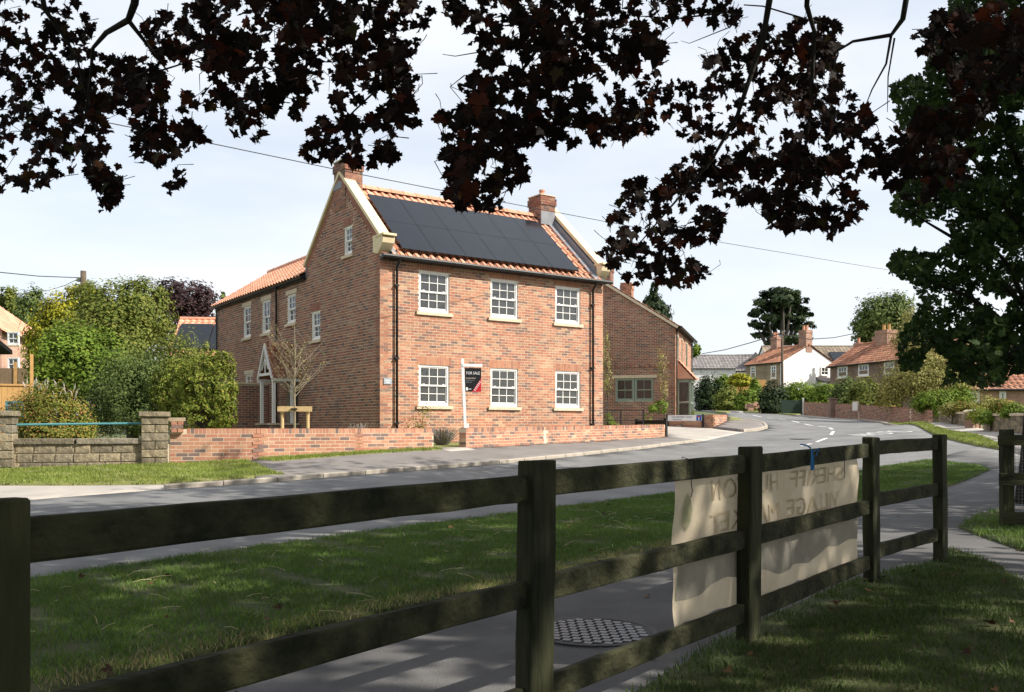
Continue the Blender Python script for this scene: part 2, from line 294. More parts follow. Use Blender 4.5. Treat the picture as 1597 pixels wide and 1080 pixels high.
# ground sheet out to the horizon
gx = np.concatenate([[-2500,-1200,-600,-300,-150,-90], np.arange(-60, 61, 1.0), [90,150,300,600,1200,2500]]); gy = np.concatenate([[-900,-300,-100,-40], np.arange(-14, 106, 1.0), [130,180,260,400,800,1500,3000]])
XX, YY = np.meshgrid(gx, gy); ZZ = zgs(XX.ravel(), YY.ravel())-.09
nx_, ny_ = len(gx), len(gy); idx = np.arange(nx_*ny_).reshape(ny_, nx_)
FQ = np.stack([idx[:-1, :-1].ravel(), idx[:-1, 1:].ravel(), idx[1:, 1:].ravel(), idx[1:, :-1].ravel()], 1)
tag(np_obj('ground', np.stack([XX.ravel(), YY.ravel(), ZZ], 1), FQ, M_land, smooth=True), kind='structure')
def pts(seq): return [P(*t) for t in seq]
kerb = pts(KERB); wallb = pts(WALLB); corner = pts(CORNER)
vt = [(-260,955),(-60,925),(40,908),(300,870),(500,843),(800,803)]                      # near edge of the road
verge_top = [G(*t) for t in vt]+[P(1050,771,14.9), P(1250,739,16.6), P(1375,718.5,18.6), P(1447,712,19.2)]
verge_tip = [P(1530,728,17.8), P(1542,735,17.2)]
verge_bot = [P(1482,754,15.2), P(1377,779,13.0)]+[G(*t) for t in ((1200,826),(1000,868),(800,916),(560,966),(300,1028),(50,1102),(-160,1170))]
# road: near edge, along the lane mouth on the right, round to the far street and back along the far kerb
rk = pts([(1470,683.5,26.5),(1458,677.5,28.5),(1430,668.5,34),(1404,666,38),(1376,661,45),(1340,655.5,50),(1300,654,53),(1240,649,57),(1152,643.5,66),(1100,640,80)])
fl = pts([(1085,641,78),(1122,644,66),(1134,647,58)])+[corner[i] for i in (5,4,3,2,1,0)]
road_poly = [Vector((-30,4.2,0)), Vector((-12,5.0,0))]+verge_top+pts([(1505,722,19.6),(1590,742,15.5)])+pts([(1640,716,17.2),(1563,702,20),(1523,694.5,22.5),(1477,687,25.5)])+rk+fl+pts([(1118,671.5,36.6),(1041,667,38.2),(1000,664,42),(1035,684.5,30.3)])+kerb[::-1]+[Vector((-14,11.5,0)), Vector((-30,11,0))]
road = drape('road', road_poly, 0, M_road, .8)
path_poly = [verge_tip[1], verge_tip[0], verge_top[-1], P(1505,714,20.6), P(1640,715,17.6), Vector((14.5,16,0)), Vector((14,5,0)), Vector((9,-3,0)), Vector((-6,-3,0))]+verge_bot[::-1] if True else [verge_tip[1]]+verge_bot+[Vector((-6,-3,0)), Vector((9,-3,0)), Vector((14,5,0)), Vector((12,14,0)), P(1620,742,15.6), P(1590,742,15.5), P(1542,735,17.2)+Vector((.05,.05,0))]
drape('path', path_poly, .004, M_path, .7)
def soil_poly(name, poly, off, m): return drape(name, poly, off, m, .4)
verge_poly = verge_top+verge_tip+verge_bot
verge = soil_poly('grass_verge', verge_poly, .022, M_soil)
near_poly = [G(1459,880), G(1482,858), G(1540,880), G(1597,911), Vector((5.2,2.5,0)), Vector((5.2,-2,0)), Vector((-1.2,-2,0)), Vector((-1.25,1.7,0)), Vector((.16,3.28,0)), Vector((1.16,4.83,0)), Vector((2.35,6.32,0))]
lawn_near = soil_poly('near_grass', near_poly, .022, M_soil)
patch_poly = [G(1497,826), G(1520,806), G(1560,797), Vector((5.6,10.4,0)), Vector((9,10.5,0)), Vector((9,7.2,0)), G(1597,862), G(1540,842)]
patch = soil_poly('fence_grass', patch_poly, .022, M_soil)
lv_poly = pts([(-60,738,16.75),(0,736.3,16.95),(130,731.3,17.35),(265,727.3,17.95),(384,721,18.45),(425,733,16.3),(445,737,15.75),(420,740.5,15.65),(353,747,15.1),(296,751,14.85),(240,755.5,14.6),(90,758,14.5),(0,755.5,14.6),(-60,753,14.8)])
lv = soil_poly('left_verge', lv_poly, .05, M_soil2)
strip_poly = pts([(400,720.4,18.55),(560,709.3,19.85),(676,701.3,21.25),(690,703,20.9),(560,712.5,19.4),(430,721.5,18.05)])
strip = soil_poly('wall_foot_grass', strip_poly, .06, M_soil2)
kt = [p+Vector((-.06,.10,0)) for p in kerb]          # back edge of the kerb
pav_poly = [kt[5]+Vector((-.2,.1,0))]+kt[6:]+pts([(1060,686.5,29.5),(1040,684,30.2)])+[wallb[i]+Vector((.05,-.06,0)) for i in (10,9,8,7,6,5,4)]+pts([(384,724,18.0)])
pave = drape('pavement', pav_poly, .05, M_pave, .6)
apron = drape('driveway_apron', pts([(-60,752,14.9),(0,755,14.7),(90,757.5,14.55),(240,755,14.65),(300,757,14.5),(297,761,14.3),(240,766,14.0),(90,776,13.1),(0,782,12.6),(-80,795,12.2)]), .012, M_apron, .5)
apron2 = drape('gateway_apron', pts([(676,701,21.3),(727,702,22.0),(740,706.5,21.4),(700,707,20.6)]), .062, M_apron, .5)
court = drape('side_street', pts([(1091,690,28.5),(1060,687,29.5),(1042,684.5,30.3),(1000,672,36),(985,664,42),(1041,664,38.6),(1112,669.6,36.9),(1160,674.5,33.2)]), .008, M_apron, .7)
cpave = drape('corner_pavement', pts([(1114,669.5,36.9)])+[corner[0]+Vector((-.1,.15,0)), corner[1]+Vector((-.1,.15,0)), corner[2]+Vector((-.15,.05,0)), corner[3]+Vector((-.15,0,0)), corner[4]+Vector((-.1,-.1,0)), corner[5]]+pts([(1135,658,42.2)]), .09, M_pave, .6)
cgrass = soil_poly('corner_grass', pts([(1136,655,45),(1160,656.5,45),(1150,654.5,48),(1137,653,50)]), .11, M_soil2)
rv_poly = pts([(1387,659,45),(1419,658,41),(1458,666.5,31.5),(1523,679.5,25.2),(1558,691,21.5),(1563,700,20),(1523,694,22.3),(1477,686.5,25.3),(1458,677,28.3),(1430,667.7,33.8),(1404,665,37.8)])
rv = soil_poly('right_verge', rv_poly, .05, M_soil2)
rfoot = drape('right_footway', pts([(1384,657.5,45.5),(1340,654,50.5),(1300,652.5,53.5),(1240,648,57.5),(1235,647,59),(1300,650.5,55.5),(1400,655,46.5),(1449,655.5,40),(1465,659,36),(1523,669,30),(1640,681,23),(1640,700,19),(1590,701,19.3),(1558,691,21.6),(1523,679.5,25.3),(1458,666.5,31.6),(1419,658,41.2)]), .03, M_apron, .7)
fv = soil_poly('far_verge', pts([(1152,642.5,67),(1240,648,57.8),(1250,646.5,60),(1232,640,66),(1165,637,75)]), .05, M_soil2)
fv2 = soil_poly('far_bank', pts([(1134,646,60),(1140,643,66),(1118,639,80),(1105,636,80),(1118,642,66)]), .06, M_soil2)
fpath = drape('far_path', pts([(1100,637,86),(1118,638,82),(1145,641,72),(1163,644.5,66),(1150,645,65),(1137,642.5,70),(1115,638.8,84)]), .07, M_apron, 1.5)
garden = drape('front_garden', [wallb[4]+Vector((0,.15,0)), wallb[5]+Vector((0,.15,0)), wallb[6]+Vector((0,.1,0)), P(676,701,21.3), P(727,702,22.0), wallb[8]+Vector((-.1,.2,0)), wallb[9]+Vector((-.1,.2,0)), Vector((4.6,29.9,0)), Vector((2.8,27.9,0)), Vector((-3.4,23.5,0)), Vector((-10.5,33,0)), Vector((-13,31,0)), Vector((-9,20,0)), Vector((-6.6,18.3,0))], .05, M_soil2, .7)
# kerb stones, each its own piece
def polyline(p):
    p = [Vector((q.x, q.y, 0)) for q in p]; s = [0]
    for a, b in zip(p, p[1:]): s.append(s[-1]+(b-a).length)
    def at(t):
        t = max(0, min(s[-1], t)); i = max(0, min(len(s)-2, int(np.searchsorted(s, t, 'right'))-1)); d = (p[i+1]-p[i]).normalized(); return p[i]+d*(t-s[i]), d
    return at, s[-1]
def kerb_run(line, parent, h=.06, t0=0, t1=None, white=None):
    at, ln = polyline(line); t = t0; t1 = t1 or ln
    while t < t1-.3:
        l = min(.9, t1-t); a, _ = at(t+.008); b, _ = at(t+l-.008); d = (b-a).normalized(); nrm = Vector((-d.y, d.x, 0))*.125
        za, zb = zg(a.x, a.y), zg(b.x, b.y); m = MB(); V = []
        for p, z in ((a, za), (b, zb)):
            for q, dz in ((p, -.1), (p, h-.015), (p+nrm*.12, h), (p+nrm, h), (p+nrm, -.1)): V.append((q.x, q.y, z+dz))
        m.v = V; m.f = [(0,1,6,5),(1,2,7,6),(2,3,8,7),(3,4,9,8),(0,4,3,2,1),(5,6,7,8,9)]; m.r = [random.random()]*6
        m.build('kerb_stone', M_kerb, parent); t += l
kerb_run([kerb[3]+(kerb[4]-kerb[3])*.3]+kerb[4:], pave, .075)
kerb_run(corner, cpave, .11)
kerb_run(rk[5::-1]+pts([(1477,687,25.5),(1523,694.5,22.5),(1563,702,20)]), rv, .075)
# road markings
def mark(name, a, b, wd, off=.006):
    a = Vector((a.x, a.y, 0)); b = Vector((b.x, b.y, 0)); d = (b-a).normalized(); n = Vector((-d.y, d.x, 0))*wd/2
    return drape(name, [a-n, b-n, b+n, a+n], off, M_paint, .5, kind='structure', skirt=0)
cl = polyline(pts([(1120,645.5,66),(1187,651.3,56),(1219,655,50),(1241,658,46),(1267,662,41.5),(1288,666,38),(1298,670,35),(1300,673.5,33),(1297,678,31.3),(1289,684.5,29.6),(1268,692,27.3),(1247,697,26),(1180,708,23.3),(1100,719,21)]))
t = 1.0; k = 0
while t < cl[1]-9:
    mark('centre_line_dash', cl[0](t)[0], cl[0](t+2.0)[0], .11); t += 3.6
for t in (cl[1]-7.6,): mark('centre_line_dash', cl[0](t)[0], cl[0](t+1.2)[0], .1)
def text_mesh(txt, size=1.0, font=None):              # letters as a flat mesh, centred, lower edge at 0
    cu = bpy.data.curves.new('t', 'FONT'); cu.body = txt; cu.size = size; cu.align_x = 'CENTER'; cu.resolution_u = 3
    o = bpy.data.objects.new('t', cu); C.objects.link(o); dg = bpy.context.evaluated_depsgraph_get(); me = bpy.data.meshes.new_from_object(o.evaluated_get(dg)); bpy.data.objects.remove(o); return me
def word(name, txt, size, fn, m, parent=None, cuts=0):
    me = text_mesh(txt, size); bm = bmesh.new(); bm.from_mesh(me); bmesh.ops.triangulate(bm, faces=bm.faces)
    if cuts: bmesh.ops.subdivide_edges(bm, edges=bm.edges[:], cuts=cuts, use_grid_fill=True)
    for v in bm.verts: v.co = fn(v.co.x, v.co.y)
    bm.to_mesh(me); bm.free(); me.name = name; me.materials.clear(); me.materials.append(m); return link(bpy.data.objects.new(name, me), parent)
sc = P(1372,676.3,30.6); sdir = Vector((.93,.36,0)).normalized(); sup = Vector((.36,-.93,0))
def slow(u, v):
    q = sc-sdir*u*.80+sup*(v-.35)*1.7; return Vector((q.x, q.y, zg(q.x, q.y)+.007))
tag(word('road_lettering', 'SLOW', .95, slow, M_paint), kind='structure')
# grass blades
def blades(name, poly, n, h, wd, m, parent, lift=.02, clump=.5, seed=1, dry=None):
    g = np.random.default_rng(seed); xs = [p[0] for p in poly]; ys = [p[1] for p in poly]; X = []; Y = []
    while sum(map(len, X)) < n:
        x = g.uniform(min(xs), max(xs), n); y = g.uniform(min(ys), max(ys), n); k = inpoly(x, y, poly); 
        nzv = np.sin(x*5.1+np.sin(y*3.7)*2)+np.sin(y*6.3+np.sin(x*4.1)*2)+.9*np.sin(x*13+y*11); k &= (nzv+g.normal(0, .8, n) > -1.2+clump*.4); X.append(x[k]); Y.append(y[k])
    x = np.concatenate(X)[:n]+g.normal(0, .03, n); y = np.concatenate(Y)[:n]+g.normal(0, .03, n); z = zgs(x, y)+lift-.01-.015*g.random(n); a = g.uniform(0, 2*np.pi, n); hh = h*g.uniform(.45, 1.3, n); ln = g.uniform(.1, .9, n)*hh; b = g.uniform(0, 2*np.pi, n)
    wx, wy = np.cos(a)*wd*g.uniform(.6,1.3,n), np.sin(a)*wd*g.uniform(.6,1.3,n)
    V = np.empty((n, 5, 3)); mx_ = x+np.cos(b)*ln*.35; my_ = y+np.sin(b)*ln*.35
    V[:, 0] = np.stack([x-wx, y-wy, z], 1); V[:, 1] = np.stack([x+wx, y+wy, z], 1); V[:, 2] = np.stack([mx_+wx*.8, my_+wy*.8, z+hh*.6], 1); V[:, 3] = np.stack([mx_-wx*.8, my_-wy*.8, z+hh*.6], 1); V[:, 4] = np.stack([x+np.cos(b)*ln, y+np.sin(b)*ln, z+hh], 1)
    i = np.arange(n)*5; T = np.concatenate([np.stack([i, i+1, i+2], 1), np.stack([i, i+2, i+3], 1), np.stack([i+3, i+2, i+4], 1)])
    patchy = .5+.25*np.sin(x*1.9+1.3*np.sin(y*1.3))+.2*np.sin(y*2.6+x); r = np.clip(g.beta(2, 3, n)*.8+.22*patchy, 0, 1)
    if dry:                                            # trampled, parched edge
        dm = np.full(n, 9.)
        for p, q in zip(dry, dry[1:]):
            ex, ey = q.x-p.x, q.y-p.y; t = np.clip(((x-p.x)*ex+(y-p.y)*ey)/(ex*ex+ey*ey), 0, 1); dm = np.minimum(dm, np.hypot(x-p.x-t*ex, y-p.y-t*ey))
        r = np.where(dm < .26*g.uniform(.4, 1.3, n), np.clip(r+.45, 0, 1), r)
    o = np_obj(name, V.reshape(-1, 3), T, m, parent, np.tile(r, 3)); o['kind'] = 'stuff'; return o
blades('grass', verge_poly, 250000, .048, .003, M_grass, verge, .022, .3, 1, verge_bot)
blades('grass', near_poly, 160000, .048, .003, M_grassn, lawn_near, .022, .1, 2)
blades('grass', patch_poly, 16000, .07, .0035, M_grass, patch, .022, .1, 3)
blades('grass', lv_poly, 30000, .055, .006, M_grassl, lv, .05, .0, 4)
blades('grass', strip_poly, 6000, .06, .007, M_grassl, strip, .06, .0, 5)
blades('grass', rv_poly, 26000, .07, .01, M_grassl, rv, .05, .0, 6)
# straw lying on the verge
m = MB(); g = random.Random(5); k = 0
while k < 130:
    q = Vector((g.uniform(-4, 4), g.uniform(2.5, 12), 0))
    if not inpoly([q.x], [q.y], verge_poly)[0]: continue
    a = g.uniform(0, 6.28); d = Vector((math.cos(a), math.sin(a), g.uniform(-.1,.35)))*g.uniform(.03, .1); z = zg(q.x, q.y)+.06; q.z = z; m.tube([q-d, q+Vector((0,0,.008)), q+d], .0016, 3); k += 1
o = m.build('straw', leafmat('dry_straw', [(0,(.45,.36,.2)),(1,(.6,.52,.33))], 0), verge); o['kind'] = 'stuff'
# ------------------------------------------------------------------ brickwork, windows, roofs
def cells(us, zs, opens):
    us = sorted(set(round(u, 4) for u in us)); zs = sorted(set(round(z, 4) for z in zs))
    for z0, z1 in zip(zs, zs[1:]):
        run = None
        for u0, u1 in zip(us, us[1:]):
            cu, cz = (u0+u1)/2, (z0+z1)/2; hole = any(a < cu < b and c < cz < d for a, b, c, d in opens)
            if hole:
                if run: yield run[0], run[1], z0, z1; run = None
            else: run = (run[0], u1) if run else (u0, u1)
        if run: yield run[0], run[1], z0, z1
def brick_face(root, place, U0, U1, Z0, Z1, opens, soldiers, m_brick, lim=None, thick=.25, names=('wall', 'brickwork'), rgen=None):
    """backing wall with real openings plus bricks standing proud of the mortar; place(u, out, z) -> local xyz"""
    g = rgen or random.Random(3); back = MB(); zs = [Z0, Z1]+[o[i] for o in opens for i in (2, 3)]; us = [U0, U1]+[o[i] for o in opens for i in (0, 1)]
    if lim: zs += list(np.arange(Z0, Z1, .12))
    def bx(mb, u0, u1, o0, o1, z0, z1, r=None, skip=''):
        a = place(u0, o0, z0); b = place(u1, o1, z1); mb.box([min(p, q) for p, q in zip(a, b)], [max(p, q) for p, q in zip(a, b)], r, skip)
    for u0, u1, z0, z1 in cells(us, zs, opens):
        if lim:
            l0, h0 = lim(z1); u0, u1 = max(u0, l0), min(u1, h0)
            if u1-u0 < .02: continue
        bx(back, u0, u1, -thick, 0, z0, z1, .5)
    back.build(names[0], M_mortar, root); bk = MB(); k = 0; z = Z0
    blocked = list(opens)+[s[:4] for s in soldiers]
    while z+.066 < Z1+.01:
        z0, z1 = z+.006, z+.069; l0, h0 = lim(z1) if lim else (U0, U1); l0, h0 = max(l0, U0), min(h0, U1)
        segs = [(l0, h0)]
        for a, b, c, d in blocked:
            if c < z1-.01 and d > z0+.01:
                ns = []
                for s0, s1 in segs:
                    if b <= s0 or a >= s1: ns.append((s0, s1)); continue
                    if a > s0: ns.append((s0, a))
                    if b < s1: ns.append((b, s1))
                segs = ns
        for s0, s1 in segs:
            u = U0-(.1125 if k % 2 else 0)
            while u < s1:
                a, b = max(u+.006, s0), min(u+.219, s1)
                if b-a > .03: bx(bk, a, b, -.01, .001+g.random()*.003, z0, z1, g.random(), '')
                u += .225
        z += .075; k += 1
    for a, b, c, d in soldiers:
        n = max(1, round((b-a)/.075)); st = (b-a)/n
        for i in range(n): bx(bk, a+i*st+.005, a+(i+1)*st-.005, -.01, .002+g.random()*.003, c+.005, d-.005, .2+.6*g.random())
    o = bk.build(names[1], m_brick, root); o['kind'] = 'stuff'; return o
WCACHE = {}
def window(root, loc, rz, w, h, nx, nt, nb, frame=None, sill=True, m_glass=None, sash=True, fw=.05, bar=.018, lintel=None, depth=.06, horns=True):
    depth = .025
    frame = frame or M_white; m_glass = m_glass or M_glass; key = (round(w, 3), round(h, 3), nx, nt, nb, frame.name, m_glass.name, sash)
    hb = h*nb/(nt+nb) if nb else 0
    if key not in WCACHE:
        m = MB(); d0 = depth
        for a, b in (((0,d0,0),(fw,d0+.1,h)), ((w-fw,d0,0),(w,d0+.1,h)), ((fw,d0,h-fw),(w-fw,d0+.1,h)), ((fw,d0,0),(w-fw,d0+.1,fw*1.5))): m.box(a, b)
        panes = []
        for z0, z1, n, yo in ((hb, h-fw, nt, .02), (fw*1.5, hb, nb, .05)):
            if not n: continue
            y = d0+yo; s = .035; x0, x1 = fw, w-fw
            m.box((x0,y,z0-.018),(x1,y+.03,z0+.022) if yo < .03 else (x1,y+.03,z0+.05)); m.box((x0,y,z1-.03),(x1,y+.03,z1+.002)); m.box((x0,y,z0),(x0+s,y+.03,z1)); m.box((x1-s,y,z0),(x1,y+.03,z1))
            gx0, gx1, gz0, gz1 = x0+s, x1-s, z0+.022, z1-.03
            if yo > .03: gz0 = z0+.05; gz1 = z1-.018
            for i in range(1, nx): c = gx0+(gx1-gx0)*i/nx; m.box((c-bar/2,y,gz0),(c+bar/2,y+.025,gz1))
            for i in range(1, n): c = gz0+(gz1-gz0)*i/n; m.box((gx0,y+.001,c-bar/2),(gx1,y+.024,c+bar/2))
            pw, ph = (gx1-gx0)/nx, (gz1-gz0)/n; pm = MB().box((0,0,0),(pw,.004,ph)).mesh('pane', m_glass)
            for i in range(nx):
                for j in range(n): panes.append((pm, (gx0+i*pw, y+.016, gz0+j*ph)))
            if sash and horns and yo < .03:
                for c in (x0+.12*w, x1-.12*w): m.box((c-.03,y-.012,z0+.02),(c+.03,y+.01,z0+.045))
        WCACHE[key] = (m.mesh('window', frame), panes, MB().box((-.09,-.06,-.085),(w+.09,.12,-.002)).mesh('sill', M_sill))
    wm, panes, sm = WCACHE[key]; o = link(bpy.data.objects.new('window', wm), root); o.location = loc; o.rotation_euler = (0, 0, rz)
    for pm, l in panes: p = link(bpy.data.objects.new('pane', pm), o); p.location = l; p.rotation_euler = (random.uniform(-.012,.012), 0, random.uniform(-.012,.012))
    if sill: s = link(bpy.data.objects.new('sill', sm), o)
    if lintel: MB().box((-.1,-.012,h+.002),(w+.1,.1,h+.14)).build('lintel', M_sill, o)
    return o
def tile_mesh(m, tw=.235, tl=.36, name='roof_tile'):
    b = MB(); n = 7; pr = [(i/(n-1)*(tw+.03), .028*math.sin(2*math.pi*(i/(n-1))+.5)+.03) for i in range(n)]
    lo = [(x, 0, z+.03) for x, z in pr]; hi = [(x, tl, z+.002) for x, z in pr]; bt = [(x, 0, z+.008) for x, z in pr]; b.v = lo+hi+bt; r = random.random()
    for i in range(n-1): b.f += [(i, i+1, n+i+1, n+i), (2*n+i, 2*n+i+1, i+1, i)]; b.r += [r, r]
    return b.mesh(name, m, smooth=False, fix=False)
def tiled(root, origin, ux, up, W, Ls, m, name='roof_tiles', tw=.235, tl=.3, low=False):   # a slope of tiles joined into one part
    ux, up = Vector(ux).normalized(), Vector(up).normalized(); nn = ux.cross(up); n = 5 if low else 7; b = MB(); o = Vector(origin); nr = int(Ls/tl); nc = int(W/tw)
    tw = W/nc; tl = Ls/nr
    for r in range(nr):
        for c in range(nc):
            k = len(b.v); rv = random.random(); pr = [(c*tw+i/(n-1)*tw, .028*math.sin(2*math.pi*i/(n-1)+.5)+.03) for i in range(n)]
            for y, dz in ((r*tl, .03), ((r+1)*tl+.03, .0), (r*tl, 0)):
                for x, z in pr: b.v.append(tuple(o+ux*x+up*y+nn*(z+dz)))
            for i in range(n-1): b.f += [(k+i, k+i+1, k+n+i+1, k+n+i), (k+2*n+i, k+2*n+i+1, k+i+1, k+i)]; b.r += [rv, rv]
    q = b.build(name, m, root, fix=False); q['kind'] = 'stuff'; return q
def ridge_tiles(root, a, b, m, r=.13, seg=.4):
    a, b = Vector(a), Vector(b); d = (b-a); n = max(1, int(d.length/seg)); d /= n; me = None
    for i in range(n):
        mb = MB(); p0, p1 = a+d*i, a+d*(i+1)*1.0; t = d.normalized(); s = t.cross(Vector((0,0,1))).normalized(); k = 0
        for p, rr in ((p0, r*1.08), (p1, r)):
            for j in range(7): an = math.pi*j/6; mb.v.append(tuple(p+s*math.cos(an)*rr+Vector((0,0,1))*math.sin(an)*rr))
        for j in range(6): mb.f.append((j, j+1, 8+j, 7+j)); mb.r.append(.5)
        mb.f.append((0,1,2,3,4,5,6)); mb.r.append(.5); mb.build('ridge_tile', m, root)
# ------------------------------------------------------------------ the main brick house
DR = Vector((.8173,.5765,0)); ANG = math.atan2(.5765, .8173); HB = EYE-.5
house = empty('brick_house', (-3.41,23.5,HB), ANG, 'new red brick house with solar panels, stone copings and white sash windows', 'house')
front = lambda u, o, z: (u, -o, z)
side = lambda u, o, z: (-o, u, z)
WX = [1.15, 3.44, 5.74]; WW = .94
op = [(x, x+WW, 1.08, 2.17) for x in WX]+[(x, x+WW, 3.58, 4.68) for x in WX]
sol = [(x-.06, x+WW+.06, 2.17, 2.40) for x in WX]+[(x-.06, x+WW+.06, 4.68, 4.90) for x in WX]
brick_face(house, front, 0, 7.58, 0, 4.95, op, sol, M_brick)
PIT = math.atan(.9)
def roofz(y): return 5.0+.9*(y+.12) if y <= 2.415 else 5.0+.9*(2.415*2-y+.12)
gop = [(1.65, 2.16, 5.25, 6.04), (3.8, 4.44, 3.08, 3.93)]
def glim(z):
    if z <= 5.15: return (-.0, 4.83)
    t = (z-5.15)/.9; return (t, 4.83-t)
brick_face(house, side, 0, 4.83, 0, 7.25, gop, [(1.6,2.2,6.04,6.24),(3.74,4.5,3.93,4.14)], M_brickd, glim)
wop = [(9.75,10.5,3.63,4.73), (7.87,8.62,3.63,4.73), (5.69,6.38,3.75,4.66), (9.55,10.3,1.55,2.35), (5.5,6.4,0.05,2.05)]
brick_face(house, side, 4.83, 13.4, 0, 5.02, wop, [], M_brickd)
MB().box((.255,.255,0),(7.33,4.6,5.0)).box((.255,4.85,0),(4.0,13.4,5.0)).build('inner_wall', M_dark, house)
MB().box((7.32,.002,0),(7.575,4.83,5.2)).box((.25,4.6,0),(7.5,4.82,5.0)).box((4.0,4.83,0),(4.16,13.398,5.0)).box((.002,13.2,0),(4.1,13.41,5.0)).build('rear_wall', M_fbrick, house)
MB().prism([(.0,5.12),(4.83,5.12),(2.415,7.3)], 'x', 7.33, 7.57).build('gable_wall', M_fbrick, house)
for x in WX:
    window(house, (x,0,1.08), 0, WW, 1.09, 3, 2, 2); window(house, (x,0,3.58), 0, WW, 1.10, 3, 2, 2)
R9 = -math.pi/2
window(house, (0,2.16,5.25), R9, .51, .79, 2, 2, 2); window(house, (0,4.44,3.08), R9, .64, .85, 2, 2, 2, m_glass=M_glassd)
window(house, (0,10.5,3.63), R9, .75, 1.1, 2, 2, 2, lintel=True, m_glass=M_glassd); window(house, (0,8.62,3.63), R9, .75, 1.1, 2, 2, 2, lintel=True, m_glass=M_glassd)
window(house, (0,6.38,3.75), R9, .69, .91, 2, 2, 2, lintel=True, m_glass=M_glassd); window(house, (0,10.3,1.55), R9, .75, .8, 2, 2, 2, lintel=True, m_glass=M_glassd)
# roof
MB().prism([(-.2,4.93),(2.415,7.255),(5.05,4.9),(4.8,4.85),(0,4.85)], 'x', .26, 7.32).build('roof_deck', M_dark, house)
tm = tile_mesh(M_tile)
LS = math.hypot(2.415+.22, (2.415+.22)*.9); nr = 10; tl = LS/nr
for r in range(nr):
    for c in range(30):
        x = .27+c*.235; y = -.22+(r*tl)*math.cos(PIT)
        yt = y+tl*math.cos(PIT)
        if x > .75 and x < 6.2 and y > .12 and yt < 1.85: continue      # covered by the solar panels
        if x > 7.25: continue
        t = link(bpy.data.objects.new('roof_tile', tm), house); t.location = (x, y, roofz(y)-.03); t.rotation_euler = (PIT, 0, 0)
tiled(house, (7.3,5.05,4.9), (-1,0,0), (0,-math.cos(PIT),math.sin(PIT)), 7.0, LS, M_tile2, low=True)
ridge_tiles(house, (.3,2.415,7.27), (7.28,2.415,7.27), M_tile)
# twelve solar panels
pw, pl = (6.52-.58)/6, 1.38
for r in range(2):
    for c in range(6):
        y0 = -.06+r*(pl-.004)*math.cos(PIT); p = MB().box((.012,.012,.0),(pw-.012,pl-.012,.035)).build('solar_panel', M_panel, house)
        fr = MB()
        for a, b in (((.004,.004,-.005),(pw-.004,.012,.037)),((.004,pl-.012,-.005),(pw-.004,pl-.004,.037)),((.004,.012,-.005),(.012,pl-.012,.037)),((pw-.012,.012,-.005),(pw-.004,pl-.012,.037))): fr.box(a, b)
        fr.build('panel_frame', M_panel, p); p.location = (.58+c*pw, y0-.07, roofz(y0)+.09); p.rotation_euler = (PIT, 0, 0)
# parapet copings, kneelers, chimneys, leadwork
for xa, xb, nm in ((-.05,.27,'l'), (7.31,7.63,'r')):
    for sgn in (1, -1):
        A = (-.12, 5.33) if sgn == 1 else (4.95, 5.33); ap = (2.415, 7.58)
        d = Vector((ap[0]-A[0], ap[1]-A[1])); nrm = Vector((-d.y, d.x)).normalized()*(.09 if sgn == 1 else -.09)
        MB().prism([A, ap, (ap[0], ap[1]+.12), (A[0]+nrm.x, A[1]+nrm.y)], 'x', xa, xb).build('coping', M_cream, house)
    MB().prism([(-.12,5.30),(2.415,7.55),(4.95,5.30),(4.9,5.0),(2.415,7.15),(-.05,5.0)], 'x', xa+.06, xb-.06).build('parapet', M_brickd if nm == 'l' else M_lead, house)
    k = MB().prism([(-.30,5.36),(-.14,5.48),(.28,5.48),(.28,5.06),(.02,4.98),(-.10,5.08),(-.26,5.24)], 'x', xa-.012, xb+.012).build('kneeler', M_cream, house)
    MB().box((xa-.03,-.36,5.42),(xb+.03,.12,5.475)).build('kneeler_cap', M_cream, k)
def chimney(root, x0, x1, y0, y1, z0, z1, mat_, pot=None, name='chimney', cap=.0):
    o = MB().box((x0,y0,z0),(x1,y1,z1)).build(name, M_mortar, root); b = MB(); z = z1-.005; k = 0
    while z > z0:
        e = .03 if k in (1, 2, 3) else 0; zz0 = z-.065
        for nx_, ny_, L0, L1, fx in ((0,-1,x0,x1,y0),(0,1,x0,x1,y1),(-1,0,y0,y1,x0),(1,0,y0,y1,x1)):
            u = L0-e-(.1125 if k % 2 else 0)
            while u < L1+e:
                a, c = max(u+.005, L0-e-.006), min(u+.22, L1+e+.006)
                if c-a > .02:
                    q = .006+e
                    if nx_ == 0: b.box((a, min(fx, fx+ny_*q), zz0), (c, max(fx, fx+ny_*q), z))
                    else: b.box((min(fx, fx+nx_*q), a, zz0), (max(fx, fx+nx_*q), c, z))
                u += .225
        z -= .075; k += 1
    q = b.build('brickwork', mat_, o); q['kind'] = 'stuff'; MB().box((x0-.03,y0-.03,z1+.001),(x1+.03,y1+.03,z1+.03)).build('mortar_cap', M_mortar, o)
    for (px_, py_) in pot or []:
        MB().tube([(px_,py_,z1+.02),(px_,py_,z1+.05),(px_,py_,z1+.2),(px_,py_,z1+.2),(px_,py_,z1+.25),(px_,py_,z1+.25)], [.105,.1,.085,.1,.1,.07], 12).build('chimney_pot', M_tile, o, smooth=False)
    return o
chimney(house, -.02, .50, 2.06, 2.78, 6.6, 7.95, M_brickd, [(.24,2.42)])
chimney(house, 6.78, 7.36, 2.1, 2.74, 6.6, 7.95, M_brickd, [(7.07,2.42)])
MB().prism([(-.02,5.36),(2.3,7.42),(2.3,7.25),(-.02,5.10)], 'x', 7.26, 7.315).build('lead_flashing', M_lead, house)
MB().prism([(-.18,5.02),(2.35,7.30),(2.35,7.27),(-.18,4.99)], 'x', 7.06, 7.27).build('lead_gutter', M_lead, house)
MB().box((6.74,2.02,7.0),(7.30,2.06,7.42)).build('lead_apron', M_lead, house)
